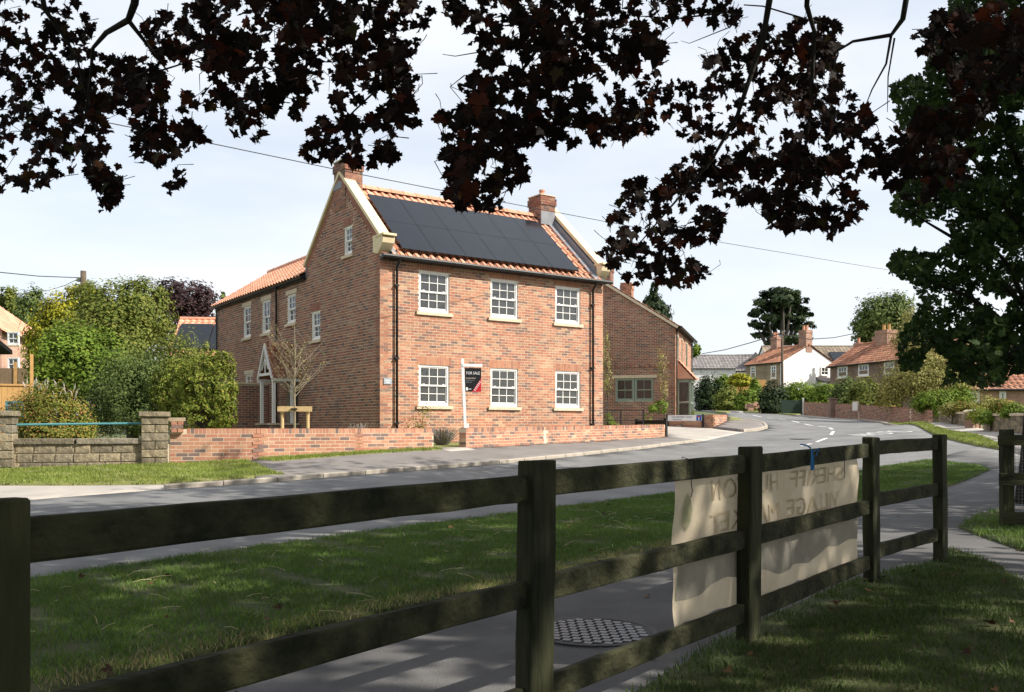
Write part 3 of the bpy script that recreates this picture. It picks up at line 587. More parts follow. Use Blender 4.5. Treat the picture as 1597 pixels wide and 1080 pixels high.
MB().prism([(-.03,2.25),(-.03,2.85),(-.035,2.85),(-.035,2.25)], 'z', 7.18, 7.36).build('lead_apron', M_lead, house)
MB().prism([(-.2,4.99),(.05,5.22),(.05,5.16),(-.2,4.95)], 'x', .27, .40).build('lead_flashing', M_lead, house)
# gutters and downpipes
def gutter(root, a, b, r=.055):
    a, b = Vector(a), Vector(b); return MB().tube([a, b], r, 8).build('gutter', M_black, root)
gutter(house, (-.05,-.26,4.91), (7.72,-.26,4.91))
MB().box((0,-.21,4.86),(7.58,-.012,4.935)).build('fascia', M_black, house)
for x in [.6+i*.82 for i in range(9)]: MB().box((x-.012,-.215,4.80),(x+.012,-.19,4.865)).build('gutter_bracket', M_alu, house)
def pipe(root, path, r=.034):
    o = MB().tube(path, r, 8).build('downpipe', M_black, root, smooth=True); return o
for x in (.456, 7.12):
    o = pipe(house, [(x,-.24,4.9),(x,-.22,4.8),(x,-.075,4.66),(x,-.075,.02)])
    for z in (.6,2.3,4.2): MB().box((x-.055,-.11,z-.02),(x+.055,-.01,z+.02)).build('pipe_clip', M_black, o)
gutter(house, (-.14,4.86,5.03), (-.14,13.5,5.03)); MB().box((-.1,4.84,4.95),(.02,13.45,5.06)).build('fascia', M_black, house)
o = pipe(house, [(-.14,7.0,5.0),(-.12,7.05,4.85),(-.07,7.15,4.6),(-.07,7.15,.02)])
pipe(house, [(-.07,13.3,5.0),(-.07,13.3,.02)])
# wing roof
WL = math.hypot(2.2, 1.5)
MB().prism([(-.2,5.02),(2.08,6.52),(4.35,5.02)], 'y', 4.84, 13.46).build('wing_roof_deck', M_dark, house)
tiled(house, (-.2,13.5,5.04), (0,-1,0), (2.28,0,1.5), 8.66, math.hypot(2.28,1.5), M_tile2)
tiled(house, (4.36,4.84,5.04), (0,1,0), (-2.28,0,1.5), 8.66, math.hypot(2.28,1.5), M_tile2, low=True)
ridge_tiles(house, (2.08,13.5,6.55), (2.08,4.85,6.55), M_tile)
MB().prism([(0,5.0),(2.08,6.4),(4.16,5.0)], 'y', 13.2, 13.41).build('gable_wall', M_fbrick, house)
MB().box((-.02,4.80,5.0),(.02,4.88,5.35)).build('lead_flashing', M_lead, house)
# porch
po = MB().prism([(5.28,1.98),(5.93,3.08),(6.58,1.98),(6.5,1.98),(5.93,2.96),(5.36,1.98)], 'x', -.92, -.86).build('porch_bargeboard', M_white, house)
m = MB().box((-.9,5.42,2.08),(-.86,6.46,2.16)).obox((-.88,5.93,2.5),(.015,0,0),(0,.02,0),(0,0,.4)).obox((-.88,5.77,2.42),(.015,0,0),(0,.12,.16),(0,.012,-.009)).obox((-.88,6.09,2.42),(.015,0,0),(0,-.12,.16),(0,.012,.009)); m.build('porch_truss', M_white, po)
tiled(house, (-.9,5.28,1.99), (1,0,0), (0,.65,1.1), .9, 1.27, M_tile3, 'porch_tiles', .16, .14, low=True)
tiled(house, (0,6.58,1.99), (-1,0,0), (0,-.65,1.1), .9, 1.27, M_tile3, 'porch_tiles', .16, .14, low=True)
for y in (5.3, 6.5): MB().box((-.9,y,1.9),(0,y+.06,2.0)).build('porch_beam', M_white, house)
for x, y in ((-.8,5.42), (-.8,6.44), (-.22,5.42)): MB().box((x-.045,y-.045,.62),(x+.045,y+.045,1.92)).build('porch_post', M_white, house)
for y in (5.3, 6.32):
    o = MB().box((-.92,y,0),(-.02,y+.22,.58)).build('porch_dwarf_wall', M_fbrickd, house); MB().box((-.96,y-.03,.58),(-.02,y+.25,.63)).build('capstone', M_sill, o)
o = MB().box((.08,5.52,.05),(.12,6.38,2.04)).build('front_door', M_dark, house); MB().box((.06,5.6,.9),(.08,5.64,.98)).build('handle', M_lead, o)
# house name plate
o = MB().box((.10,-.03,1.62),(.33,-.008,1.78)).build('name_plate', mat('slate_plate', (.27,.31,.36), (.36,.40,.44), rough=.5, scale=9), house)
for z, l in ((1.72,.15),(1.67,.11)):
    for i in range(6): MB().box((.215-l/2+i*l/6,-.033,z-.012),(.215-l/2+i*l/6+l/9,-.0305,z+.012)).build('engraving', M_white, o)
# garden wall beside the wing
gw = empty('garden_wall', (0,0,0), 0, 'dark brick garden wall running from the house wing behind the clipped hedge', 'wall'); gw.location = house.matrix_basis@Vector((0,8,0)); gw.rotation_euler = (0,0,ANG)
brick_face(gw, lambda u, o, z: (u, -o, z), -2.6, -.02, -.1, 1.88, [], [], M_brickd); MB().box((-2.65,-.06,1.9),(-.02,.3,1.96)).build('coping', M_sill, gw)
# ------------------------------------------------------------------ boundary walls
def off_line(line, d): # shift a plan line to the far side
    out = []
    for i, p in enumerate(line):
        t = (line[min(i+1, len(line)-1)]-line[max(i-1, 0)]); t.z = 0; t.normalize(); out.append(p+Vector((-t.y, t.x, 0))*d)
    return out
def strip_wall(name, line, zt0, zt1, thick, m, parent, zbot=-.25):
    at, ln = polyline(line); n = max(2, int(ln/.3)); mb = MB(); prof = []
    for i in range(n+1):
        q, d = at(ln*i/n); nn = Vector((-d.y, d.x, 0)); z = zg(q.x, q.y)+zbot; zt = zt0+(zt1-zt0)*i/n; a = q; b = q+nn*thick; prof.append([(a.x,a.y,z),(a.x,a.y,zt),(b.x,b.y,zt),(b.x,b.y,z)])
    for A, B in zip(prof, prof[1:]):
        k = len(mb.v); mb.v += A+B
        for i in range(3): mb.f.append((k+i, k+4+i, k+5+i, k+1+i)); mb.r.append(.5)
    for pr in (prof[0], prof[-1]): mb.face(pr, .5)
    return mb.build(name, m, parent)
lw = empty('brick_garden_wall', tuple(wallb[4]), 0, 'low red brick front wall with brick-on-edge top joined to the old stone wall', 'wall')
def sub(o, parent):                                   # keep world place under a moved parent
    o.parent = parent; o.matrix_parent_inverse = parent.matrix_basis.inverted(); return o
ZT = EYE-.02; lwl = wallb[3:7]
sub(strip_wall('mortar_core', off_line(lwl, .0012), ZT-.012, ZT-.012, .2, M_mortar, None), lw)
bm_ = MB().box((-.1065,0,-.0315),(.1065,.1,.0315)).mesh('brick', M_wbrick); cm_ = MB().box((-.0325,0,-.0525),(.0325,.215,.0525)).mesh('coping_brick', M_wbrick)
at, ln = polyline(lwl); s = .31
while s < ln-.02:
    q, d = at(s+.0375); o = bpy.data.objects.new('coping_brick', cm_); link(o); o.location = (q.x, q.y, ZT-.0525); o.rotation_euler = (0,0,math.atan2(d.y, d.x)); o.location += Vector((d.y,-d.x,0))*random.uniform(0,.003); sub(o, lw); s += .075
for c in range(12):
    z = ZT-.115-.0325-.075*c; s = -.1125*(c % 2)
    while s < ln:
        a, b = max(s, 0)+.005, min(s+.225, ln)-.005
        if b-a > .05:
            q, d = at((a+b)/2)
            if z+.04 > zg(q.x, q.y):
                o = bpy.data.objects.new('brick', bm_); link(o); o.location = Vector((q.x, q.y, z))+Vector((d.y,-d.x,0))*random.uniform(0,.003); o.scale = ((b-a)/.215,1,1); o.rotation_euler = (0,0,math.atan2(d.y, d.x)); sub(o, lw)
        s += .225
pier = MB()
for c in range(3):
    for j in range(1 if c % 2 else 2):
        q, d = at(.02+.12*j); a = math.atan2(d.y, d.x); zc = ZT-.075+.0325+.075*c; l = .115 if not c % 2 else .23; cpt = q+d*(l/2)-Vector((d.y,-d.x,0))*-.002; pier.obox((cpt.x+d.y*.0-d.y*.1*0, cpt.y, zc), d*(l/2-.005), Vector((-d.y,d.x,0))*.11, Vector((0,0,.0325)))
o = pier.build('end_pier', M_wbrick2); sub(o, lw)
q, d = at(.13); o = MB().obox((q.x-d.y*.1, q.y+d.x*.1, ZT+.18), d*.16, Vector((-d.y,d.x,0))*.15, (0,0,.035)).build('pier_cap', mat('old_sandstone_cap', (.30,.24,.16), (.44,.36,.25), rough=.95, scale=9, bump=.5)); sub(o, lw)
def joined_brick_wall(name, line, zt0, zt1, label, m_b=None, courses=14, coping=True, thick=.215, base=True):
    root = empty(name, tuple(line[0]), 0, label, 'wall'); at, ln = polyline(line); sub(strip_wall('mortar_core', off_line(line, .0012), zt0-.012, zt1-.012, thick-.012, M_mortar, None), root); mb = MB(); top = .115 if coping else 0
    def zt(s): return zt0+(zt1-zt0)*s/ln
    if coping:
        s = 0
        while s < ln-.05:
            q, d = at(s+.0375); nn = Vector((-d.y, d.x, 0)); c = q+nn*thick/2; mb.obox((c.x, c.y, zt(s)-.0525), d*.0325, nn*(thick/2+random.uniform(0,.006)), (0,0,.0525)); s += .075
    for c in range(courses):
        s = -.1125*(c % 2)
        while s < ln:
            a, b = max(s, 0)+.005, min(s+.225, ln)-.005
            if b-a > .03:
                q, d = at((a+b)/2); z = zt((a+b)/2)-top-.0325-.075*c; nn = Vector((-d.y, d.x, 0))
                if z+.04 > zg(q.x, q.y): cc = q+nn*(.05-random.uniform(0,.003)); mb.obox((cc.x, cc.y, z), d*((b-a)/2-.001), nn*.05, (0,0,.0315))
            s += .225
    for e in (0, ln):                                  # end faces
        q, d = at(e); nn = Vector((-d.y, d.x, 0)); c0 = q+d*(.001 if e == 0 else -.001)
        for c in range(courses):
            z = zt(e)-top-.0325-.075*c
            if z+.04 > zg(q.x, q.y): mb.obox((c0.x+nn.x*thick/2, c0.y+nn.y*thick/2, z), d*.006, nn*(thick/2-.002), (0,0,.0325))
    o = mb.build('brickwork', m_b or M_wbrick2); o['kind'] = 'stuff'; sub(o, root); return root
joined_brick_wall('brick_garden_wall', [wallb[i] for i in (7,8,9,10)], EYE-.015, EYE+.10, 'low curving red brick front wall between the garden gateway and the black rail')
sw = [P(1041,664.5,38.5), P(1075,666.8,37.7), P(1112,669,37), P(1123,664,39.3), P(1134,658.2,42)]
joined_brick_wall('brick_corner_wall', sw, EYE+.50, EYE+.58, 'low brick wall at the street corner behind the street name sign', M_wbrick2)
# old stone wall with piers and a teal pipe rail
M_stone = mat('old_sandstone', None, src='obj', stops=[(0,(.14,.12,.085)),(.4,(.22,.185,.125)),(.8,(.30,.245,.16)),(1,(.19,.17,.135))], rough=.95, scale=9, detail=10, bump=1.0, bscale=26, var=.6, coords='obj')
stw = empty('stone_wall', tuple(wallb[1]), 0, 'old weathered sandstone block wall with capped piers beside the brick wall', 'wall')
at, ln = polyline(wallb[:4]); base0 = EYE-.93
sub(strip_wall('mortar_core', off_line(wallb[:4], .012), EYE-.30, EYE-.33, .2, M_mortar, None), stw)
def stone(c, hx, hy, hz, d, name='stone'):
    b = bmesh.new(); bmesh.ops.create_cube(b, size=2)
    for v in b.verts: v.co = Vector((v.co.x*(hx-.004*random.random()), v.co.y*hy, v.co.z*(hz-.003*random.random())))
    bmesh.ops.bevel(b, geom=b.edges[:], offset=.008, segments=1, affect='EDGES'); me = bpy.data.meshes.new(name); b.to_mesh(me); b.free(); me.materials.append(M_stone)
    o = link(bpy.data.objects.new(name, me)); o.location = c; o.rotation_euler = (0,0,math.atan2(d.y, d.x)); return sub(o, stw)
g = random.Random(9)
for c in range(4):
    s = 0
    while s < ln-.3:
        l = g.choice((.32,.45,.5,.38,.28)); l = min(l, ln-.28-s); q, d = at(s+l/2); nn = Vector((-d.y, d.x, 0))
        zc = EYE-.325-.085-.172*c
        if zc+.08 > zg(q.x, q.y): qq = q+nn*(.09-g.uniform(0,.012)); stone((qq.x, qq.y, zc), l/2-.007, .1, .08, d)
        s += l
for s0, s1 in ((.85,1.9),(1.93,3.15),(3.18,ln-.33)):
    q, d = at((s0+s1)/2); nn = Vector((-d.y, d.x, 0)); qq = q+nn*.1; stone((qq.x, qq.y, EYE-.265), (s1-s0)/2, .16, .055, d, 'capstone')
for s0 in (.62, ln-.28):
    q, d = at(s0); nn = Vector((-d.y, d.x, 0)); qq = q+nn*.13
    for k in range(7): 
        zc = EYE+.13-.16*k
        if k % 2: stone((qq.x-d.x*.125, qq.y-d.y*.125, zc), .12, .25, .075, d); stone((qq.x+d.x*.125, qq.y+d.y*.125, zc), .12, .25, .075, d)
        else: stone((qq.x, qq.y, zc), .247, .25, .075, d)
    stone((qq.x, qq.y, EYE+.26), .29, .29, .05, d, 'pier_cap')
M_teal = mat('teal_paint', (.06,.22,.24), (.10,.28,.30), rough=.5, scale=20)
a = P(10,663.0,17.3); b = P(228,660.5,18.05)
rl = MB().tube([a, b], .022, 8).build('pipe_rail', M_teal); tag(rl, 'teal painted pipe rail spanning between the stone wall piers', 'rail')
# ------------------------------------------------------------------ for sale board
q = P(727,700,22.6); fs = empty('for_sale_sign', (q.x, q.y, zg(q.x, q.y)), math.radians(10), 'white post with a black and red for sale board in front of the house', 'sign')
top = P(721,561,22.6)-Vector(fs.location); ux = Vector((1,0,0)); hz = top.z; M_pvc = mat('white_pvc', (.75,.76,.77), (.82,.82,.82), rough=.5)
Rz = Matrix.Rotation(-math.radians(10), 3, 'Z'); tl_ = Rz@top
MB().obox(tl_*.5, (.034,0,0), (0,.034,0), tl_*.5+Vector((0,0,.02))).build('post', M_pvc, fs)
MB().obox((.05,0,.2), (.03,0,0), (0,.03,0), (-.012,0,.42)).build('stake', M_pvc, fs)
MB().box((tl_.x+.0,-.03,hz-.18),(tl_.x+.50,.03,hz-.11)).build('arm', M_pvc, fs)
M_sblk = mat('board_black', (.012,.012,.014), rough=.5); M_sred = mat('board_red', (.50,.025,.035), rough=.5)
bx0, bx1, bz0, bz1 = tl_.x+.06, tl_.x+.47, hz-.80, hz-.21
bd = MB().box((bx0,-.004,bz0),(bx1,.004,bz1)).build('board', M_sblk, fs)
for x in (bx0+.07, bx1-.07): MB().box((x-.008,-.006,bz1-.01),(x+.008,.006,hz-.18)).build('hanger', M_pvc, fs)
def flat(x0, z0, y, sx=1): return lambda u, v: Vector((x0+u*sx, y, z0+v))
word('lettering', 'FOR SALE', .1, flat((bx0+bx1)/2, bz1-.16, -.0065, .80), M_pvc, bd)
MB().face([(bx1,-.0058,bz0),(bx1,-.0058,bz0+.34),(bx0+.18,-.0058,bz0)]).build('red_corner', M_sred, bd)
for z, l in ((.26,.25),(.31,.22),(.36,.15)):
    for i in range(7): MB().box((bx0+.03+i*l/7,-.0064,bz1-z),(bx0+.03+i*l/7+l/9,-.0054,bz1-z+.014)).build('small_print', M_sill if z < .3 else M_lead, bd)
MB().box((bx0+.03,-.0064,bz0+.03),(bx0+.075,-.0054,bz0+.11)).build('logo', M_pvc, bd)
for i in range(4): MB().box((bx0+.085+i*.02,-.0064,bz0+.055),(bx0+.1+i*.02,-.0054,bz0+.075)).build('logo_text', M_pvc, bd)
for k in range(2):
    for i in range(6): c = Vector((bx0+.24+i*.026+k*.022, -.0072, bz0+.05+i*.04-k*.014)); MB().obox(c, (.008,0,.012), (0,.0004,0), (-.006,0,.004)).build('banner_print', M_pvc, bd)
# ------------------------------------------------------------------ street name sign, black rail
a = P(1041,648,38.35); b = P(1097,650.5,37.15); ss = empty('street_name_sign', (a.x, a.y, zg(a.x, a.y)), math.atan2(b.y-a.y, b.x-a.x), 'white street name plate with blue no through road symbol on black posts', 'sign')
sl_ = (b-a).length; zt_ = a.z-ss.location.z
for x in (0, sl_-.03): MB().box((x-.04,-.03,-.05),(x+.04,.03,zt_+.03)).build('post', M_black, ss)
pl = MB().box((.05,-.05,zt_-.24),(sl_-.05,-.032,zt_)).build('plate', M_pvc, ss)
word('lettering', 'OLD BREWERY COURT', .098, flat(.05+(sl_-.34)/2, zt_-.115, -.0535, 1.0), M_black, pl)
for i in range(9): MB().box((.30+i*.05,-.0535,zt_-.20),(.335+i*.05,-.0515,zt_-.165)).build('small_print', M_lead, pl)
bs = MB().box((sl_-.30,-.0545,zt_-.235),(sl_-.06,-.0505,zt_-.005)).build('symbol_panel', mat('sign_blue', (.015,.09,.38), rough=.5), pl)
MB().box((sl_-.20,-.0565,zt_-.22),(sl_-.16,-.055,zt_-.09)).build('white_stem', M_pvc, bs); MB().box((sl_-.25,-.0575,zt_-.09),(sl_-.11,-.0555,zt_-.04)).build('red_bar', M_sred, bs)
a = P(993,653.5,30.8); b = P(1038,653.5,30.1); br = empty('black_rail', (b.x, b.y, zg(b.x, b.y)), math.atan2(b.y-a.y, b.x-a.x), 'low black timber rail and posts at the end of the brick wall', 'rail'); ht = b.z-br.location.z; bl = (b-a).length
MB().box((-.06,-.05,-.1),(.05,.05,ht+.02)).build('post', M_black, br); MB().box((-bl-.05,-.04,-.1),(-bl+.05,.04,ht)).build('post', M_black, br); MB().box((-bl+.05,-.02,ht-.17),(-.06,.02,ht-.04)).build('board', M_black, br)
hr = empty('handrail', (3.45,28.9,zg(3.45,28.9)), math.radians(10), 'thin black metal handrail beside the brick house', 'rail')
for x in (0, .75): MB().box((x-.02,-.02,-.05),(x+.02,.02,.95)).build('post', M_black, hr)
for z in (.6,.93): MB().box((-.55,-.012,z-.012),(.75,.012,z+.012)).build('rail', M_black, hr)
# ------------------------------------------------------------------ neighbour house with sage windows
NA = math.atan2(-.287, .958); nb = empty('neighbour_house', (7.35,41,EYE-.05), NA, 'brick house with a shade-darkened gable, sage green windows and a tiled bay beside the corner', 'house')
HE = 4.62
def nlim(z): return (-6.4, 0) if z <= HE else (-6.4+(z-HE)/.64, -(z-HE)/.64)
nop = [(-2.72,-.97,1.22,2.30)]
def thin_brick(*a, **k): return brick_face(*a, **k)
thin_brick(nb, lambda u, o, z: (u, -o, z), -6.4, 0, -.2, 6.6, nop, [], M_brickd, nlim)  # shaded gable gets the dimmed brick copy, the lit facade the plain one
thin_brick(nb, lambda u, o, z: (o, u, z), 0, 7.3, -.2, HE, [(.55,1.35,2.95,4.25),(2.6,3.0,3.1,4.25),(4.6,5.4,2.95,4.25)], [], M_brick)
MB().box((-6.3,.3,-.2),(-.26,7.2,HE)).build('inner_wall', M_dark, nb)
MB().prism([(-6.4,HE),(0,HE),(-3.2,HE+2.05)], 'y', 7.0, 7.3).build('gable_wall', M_fbrick, nb)
mo = MB()
for i in range(28): mo.box((-6.35+i*.225,-.06,2.80),(-6.35+i*.225+.11,.0,2.89))
o = mo.build('dentil_course', M_brickd, nb); o['kind'] = 'stuff'
w_ = window(nb, (-2.72,0,1.22), 0, .86, 1.08, 2, 1, 1, M_sage, sill=False, m_glass=M_glassd, fw=.07, horns=False); w_ = window(nb, (-1.84,0,1.22), 0, .86, 1.08, 2, 1, 1, M_sage, sill=False, m_glass=M_glassd, fw=.07, horns=False)
MB().box((-2.87,-.03,2.305),(-.82,.05,2.44)).build('lintel', M_sill, nb)
for x in (-2.65,-1.77): MB().box((x,.10,1.92),(x+.72,.105,2.22)).build('window_blind', M_sill, nb)
for y, wd in ((.55,.8),(2.6,.4),(4.6,.8)): window(nb, (0,y,2.95 if wd > .5 else 3.1), math.pi/2, wd, 1.3 if wd > .5 else 1.15, 2, 1, 1, M_sage, m_glass=M_glassd, lintel=True)
sl2 = math.hypot(3.45, 2.2)
MB().prism([(-6.6,HE-.1),(-3.2,HE+2.08),(.22,HE-.1)], 'y', .02, 7.4).build('roof_deck', M_dark, nb)
tiled(nb, (.25,-.1,HE-.1), (0,1,0), (-3.45,0,2.2), 7.5, sl2, M_tile3, low=True); tiled(nb, (-6.65,7.4,HE-.1), (0,-1,0), (3.45,0,2.2), 7.5, sl2, M_tile3, low=True)
MB().obox((-1.6,-.06,HE+1.03), Vector((1.72,0,-1.1)), (0,.05,0), Vector((.03,0,.047))).obox((-4.8,-.06,HE+1.03), Vector((1.72,0,1.1)), (0,.05,0), Vector((-.03,0,.047))).build('verge_board', M_sill, nb)
gutter(nb, (.27,-.1,HE-.06), (.27,7.4,HE-.06)); pipe(nb, [(.06,.12,HE-.1),(.06,.12,-.1)]); pipe(nb, [(.06,7.2,HE-.1),(.06,7.2,-.1)])
chimney(nb, -3.55, -2.95, -.02, .75, 6.0, 7.55, M_brickd, None); chimney(nb, -3.35, -2.8, 5.0, 5.7, 5.2, 7.45, M_brick, [(-3.08,5.35)])
# the bay window
by = MB()
for y in (.55,1.25,1.95): by.box((.55,y-.05,-.1),(.64,y+.05,2.2))
for x in (.04,): by.box((x,.5,-.1),(x+.08,.58,2.2)).box((x,1.92,-.1),(x+.08,2.0,2.2))
by.box((0,.5,-.2),(.66,2.0,.35)).box((0,.5,2.1),(.68,2.0,2.25)).box((.56,.6,1.15),(.62,1.9,1.22)).box((.1,.51,1.15),(.55,.55,1.22))
bay = by.build('bay_window', M_sage, nb)
for y0, y1 in ((.6,1.2),(1.3,1.9)):
    for z0, z1 in ((.36,1.15),(1.23,2.1)): MB().box((.585,y0,z0),(.59,y1,z1)).build('pane', M_glassd, bay)
for z0, z1 in ((.36,1.15),(1.23,2.1)): MB().box((.12,.525,z0),(.55,.53,z1)).build('pane', M_glassd, bay)
MB().prism([(0,2.26),(.78,2.26),(0,3.1)], 'y', .42, 2.08).build('bay_roof_deck', M_tile2, bay)
tiled(nb, (.82,.38,2.24), (0,1,0), (-.8,0,.86), 1.74, 1.17, M_tile2, 'bay_tiles', .18, .17, low=True)
# ------------------------------------------------------------------ far houses
def gable_house(name, origin, ang, Lx, D, base, he, hr, wall, roof, label, group=None, tw=.3, wins=(), gwall=None, doors=()):
    r = empty(name, (origin[0], origin[1], base), ang, label, 'house', group); he -= base; hr -= base
    MB().box((0,0,-1),(Lx,D,he)).build('wall', wall, r)
    for x0, x1 in ((0,.2),(Lx-.2,Lx)): MB().prism([(.002,he),(D-.002,he),(D/2,hr-.08)], 'x', x0, x1).build('gable_wall', gwall or wall, r)
    if gwall: MB().box((Lx-.1,-.01,-1),(Lx+.012,D+.01,he+.002)).build('gable_wall', gwall, r)
    MB().prism([(-.15,he-.06),(D/2,hr-.03),(D+.15,he-.06)], 'x', .21, Lx-.21).build('roof_deck', M_dark, r); sl = math.hypot(D/2+.25, (hr-he)*(D/2+.25)/(D/2)); up = (0, D/2, hr-he)
    e = .25*(hr-he)/(D/2)
    tiled(r, (-.15,-.25,he-e), (1,0,0), up, Lx+.3, sl, roof, tw=tw, tl=tw*1.1, low=True); tiled(r, (Lx+.15,D+.25,he-e), (-1,0,0), (0,-D/2,hr-he), Lx+.3, sl, roof, tw=tw, tl=tw*1.1, low=True)
    MB().tube([(-.15,D/2,hr+.03),(Lx+.15,D/2,hr+.03)], .11, 8).build('ridge', roof, r)
    MB().tube([(-.15,-.28,he-e+.0),(Lx+.15,-.28,he-e+.0)], .06, 6).build('gutter', M_black, r)
    for (x, z, ww, hh, nx, nn) in wins: window(r, (x, -.07, z-base), 0, ww, hh, nx, nn, nn, m_glass=M_glassd, horns=False, fw=.11, bar=.07)
    return r
def stack(r, x, y, z0, z1, wx=.9, wy=.55, pots=2, m=None, pot_m=None):
    z0 -= r.location.z; z1 -= r.location.z; o = MB().box((x-wx/2,y-wy/2,z0),(x+wx/2,y+wy/2,z1-.3)).box((x-wx/2-.05,y-wy/2-.05,z1-.3),(x+wx/2+.05,y+wy/2+.05,z1-.1)).box((x-wx/2,y-wy/2,z1-.1),(x+wx/2,y+wy/2,z1)).build('chimney', m or M_fbrick, r)
    for i in range(pots): xx = x+(i-(pots-1)/2)*wx*.45; MB().tube([(xx,y,z1-.02),(xx,y,z1+.1),(xx,y,z1+.4),(xx,y,z1+.48)], [.15,.13,.11,.14], 8).build('chimney_pot', pot_m or M_tile, o)
E = EYE
wh = gable_house('cottage', (23.8,92.6), math.atan2(-.89,.45), 5.2, 6.8, E+1.9, E+6.41, E+8.1, M_fstone, M_tile3, 'stone cottage with a white rendered gable and red pantile roof beyond the hedge', wins=[(.7,E+4.9,.75,1.25,2,2),(3.6,E+4.75,.75,1.3,2,2),(.7,E+2.3,.75,1.2,2,2),(3.6,E+2.2,.75,1.2,2,2)], gwall=M_render)
stack(wh, .6, 3.4, E+7.4, E+9.3); stack(wh, 4.75, 3.4, E+7.4, E+9.6, 1.0, .8)
MB().box((2.2,-.06,.0),(3.1,.02,2.0)).build('front_door', mat('pale_blue_door', (.40,.48,.55), rough=.5), wh)
MB().tube([(5.1,-.12,4.3),(5.1,-.12,.2)], .06, 6).build('downpipe', M_white, wh)
w_ = window(wh, (5.36,4.9,3.2), math.pi/2, 1.0, .9, 2, 1, 1, m_glass=M_glassd, sill=False, fw=.08, bar=.05)
MB().prism([(5.2,2.9),(6.5,2.5),(6.5,2.6),(5.2,3.1)], 'y', 4.3, 6.75).build('lean_to_roof', M_tile5, wh); MB().box((5.22,4.4,-.8),(6.4,6.7,2.5)).build('lean_to', M_render, wh)
MB().tube([(5.3,4.05,1.2),(5.3,4.05,4.0)], .12, 6).build('flue', M_render, wh)
te = gable_house('terrace_house', (26.2,75), math.atan2(-.95,.31), 14, 5.5, E+.9, E+5.12, E+6.85, M_fbrickd, M_tile3, 'long dark brick cottage with orange pantile roof and white casement windows', wins=[(1.0,E+4.0,1.2,.95,3,1),(3.5,E+4.0,1.2,.95,3,1),(6.4,E+4.0,1.1,.95,3,1)])
stack(te, 3.4, 2.75, E+6.0, E+7.75, 1.3, 1.0, 2, pot_m=M_fencew)
MB().prism([(2.2,6.05-.9),(2.75,6.55-.9),(2.75,6.75-.9),(1.9,6.0-.9)], 'x', 4.1, 4.25).build('lead_flashing', M_white, te)
gb = gable_house('bungalow', (23.6,120), 0, 6.6, 7, E+2.0, E+7.86, E+9.75, M_render, M_tile5, 'white rendered bungalow with a wide grey tiled roof behind the golden shrub', tw=.45, wins=[(4.9,E+6.2,.8,.8,2,1)])
stack(gb, .7, 5.5, E+8.8, E+11.2, .8, .7, 2)
sb = gable_house('slate_house', (27.9,113), math.radians(-14), 4.4, 7, E+2.0, E+7.1, E+9.2, M_render, M_tile5, 'white house with a slate roof and small dark dormer next to the bungalow', tw=.4, wins=[(.5,E+5.6,.6,.8,2,1),(2.6,E+5.6,.6,.8,2,1)])
dm = MB().box((1.6,.2,5.5),(2.9,2.5,6.5)).prism([(1.45,6.45),(2.25,7.35),(3.05,6.45)], 'y', .05, 3.0).build('dormer', M_tile5, sb); MB().box((1.85,.15,5.6),(2.65,.19,6.35)).build('dormer_window', M_white, dm)
bh = gable_house('brown_roof_house', (30.2,106), 0, 13.2, 7.5, E+1.8, E+7.3, E+9.75, M_render, M_tile4, 'large house with a broad brown tiled roof behind the white gabled cottage', tw=.42)
MB().obox((8.6,1.2,6.5), (1.2,0,0), (0,.95,.62), (0,-.03,.05)).build('solar_panel', M_panel, bh)
oh = gable_house('pantile_house', (30.9,88), math.atan2(-.9,.43), 5.0, 5.0, E+1.5, E+5.9, E+7.2, M_fbrick, M_tile3, 'small pantiled roof with brick chimneys peeping between the cottages'); stack(oh, 1.0, 2.5, E+6.6, E+8.2, .7, .6, 1); stack(oh, 3.4, 2.5, E+6.6, E+8.6, .9, .6, 2)
fr = gable_house('brick_bungalow', (23.6,48), math.radians(-4), 9, 6, E-.2, E+2.12, E+4.0, M_fbrick, M_tile3, 'brick bungalow with small white windows seen under the oak branches', wins=[(2.0,E+1.2,.35,.7,1,1),(.4,E+1.3,.6,.6,1,1)])
# left background
lh = gable_house('new_house', (-37.5,52), math.radians(90), 9, 7.2, E-.6, E+5.4, E+8.0, M_fbrickl, M_tile2, 'new pale brick house with a bright orange roof behind the golden conifer')
lh.location = (-28.3,50.5,E-.6); lh.rotation_euler = (0,0,math.radians(100))
for k, (x, z) in enumerate(((-27.75, 519), (-27.8, 560))): pass
# gable facing the camera with two sash windows
lg = gable_house('new_house', (-30.5,46), math.radians(86), 5, 5.6, E-.6, E+4.85, E+6.05, M_fbrickl, M_tile2, 'pale brick house gable with two white sash windows behind the timber fence')
q1 = P(32,538,45.8); 
for py in (539, 579):
    q = P(24,py,45.75); iq = lg.matrix_basis.inverted()@q; window(lg, (-.075, iq.y+.3, iq.z), R9, .58, .66, 2, 1, 1, m_glass=M_glass, horns=False, fw=.05, bar=.03)
MB().obox((-.12,1.4,6.05), (.05,0,0), (0,1.5,.64), (0,-.03,.06)).obox((-.12,4.2,6.05), (.05,0,0), (0,1.5,-.64), (0,.03,.06)).build('bargeboard', M_sill, lg)
s2 = gable_house('solar_house', (-16.5,44), math.radians(8), 5.4, 5.6, E-.6, E+3.55, E+5.55, M_fbrickl, M_tile2, 'brick house with dark solar panels behind the big green shrubs', gwall=M_fbrickl)
for c in range(3): MB().obox((.85+c*1.62,1.15,5.1), (.79,0,0), (0,1.0,.71), (0,-.04,.055)).build('solar_panel', M_panel, s2)
MB().obox((5.5,1.25,5.28), (.16,0,0), (0,1.6,1.14), (0,-.05,.07)).build('coping', M_sill, s2)
sh = empty('shed', (-15.35,22.5,E-.7), 0, 'dark roofed pink rendered outbuilding at the edge of the garden', 'shed')
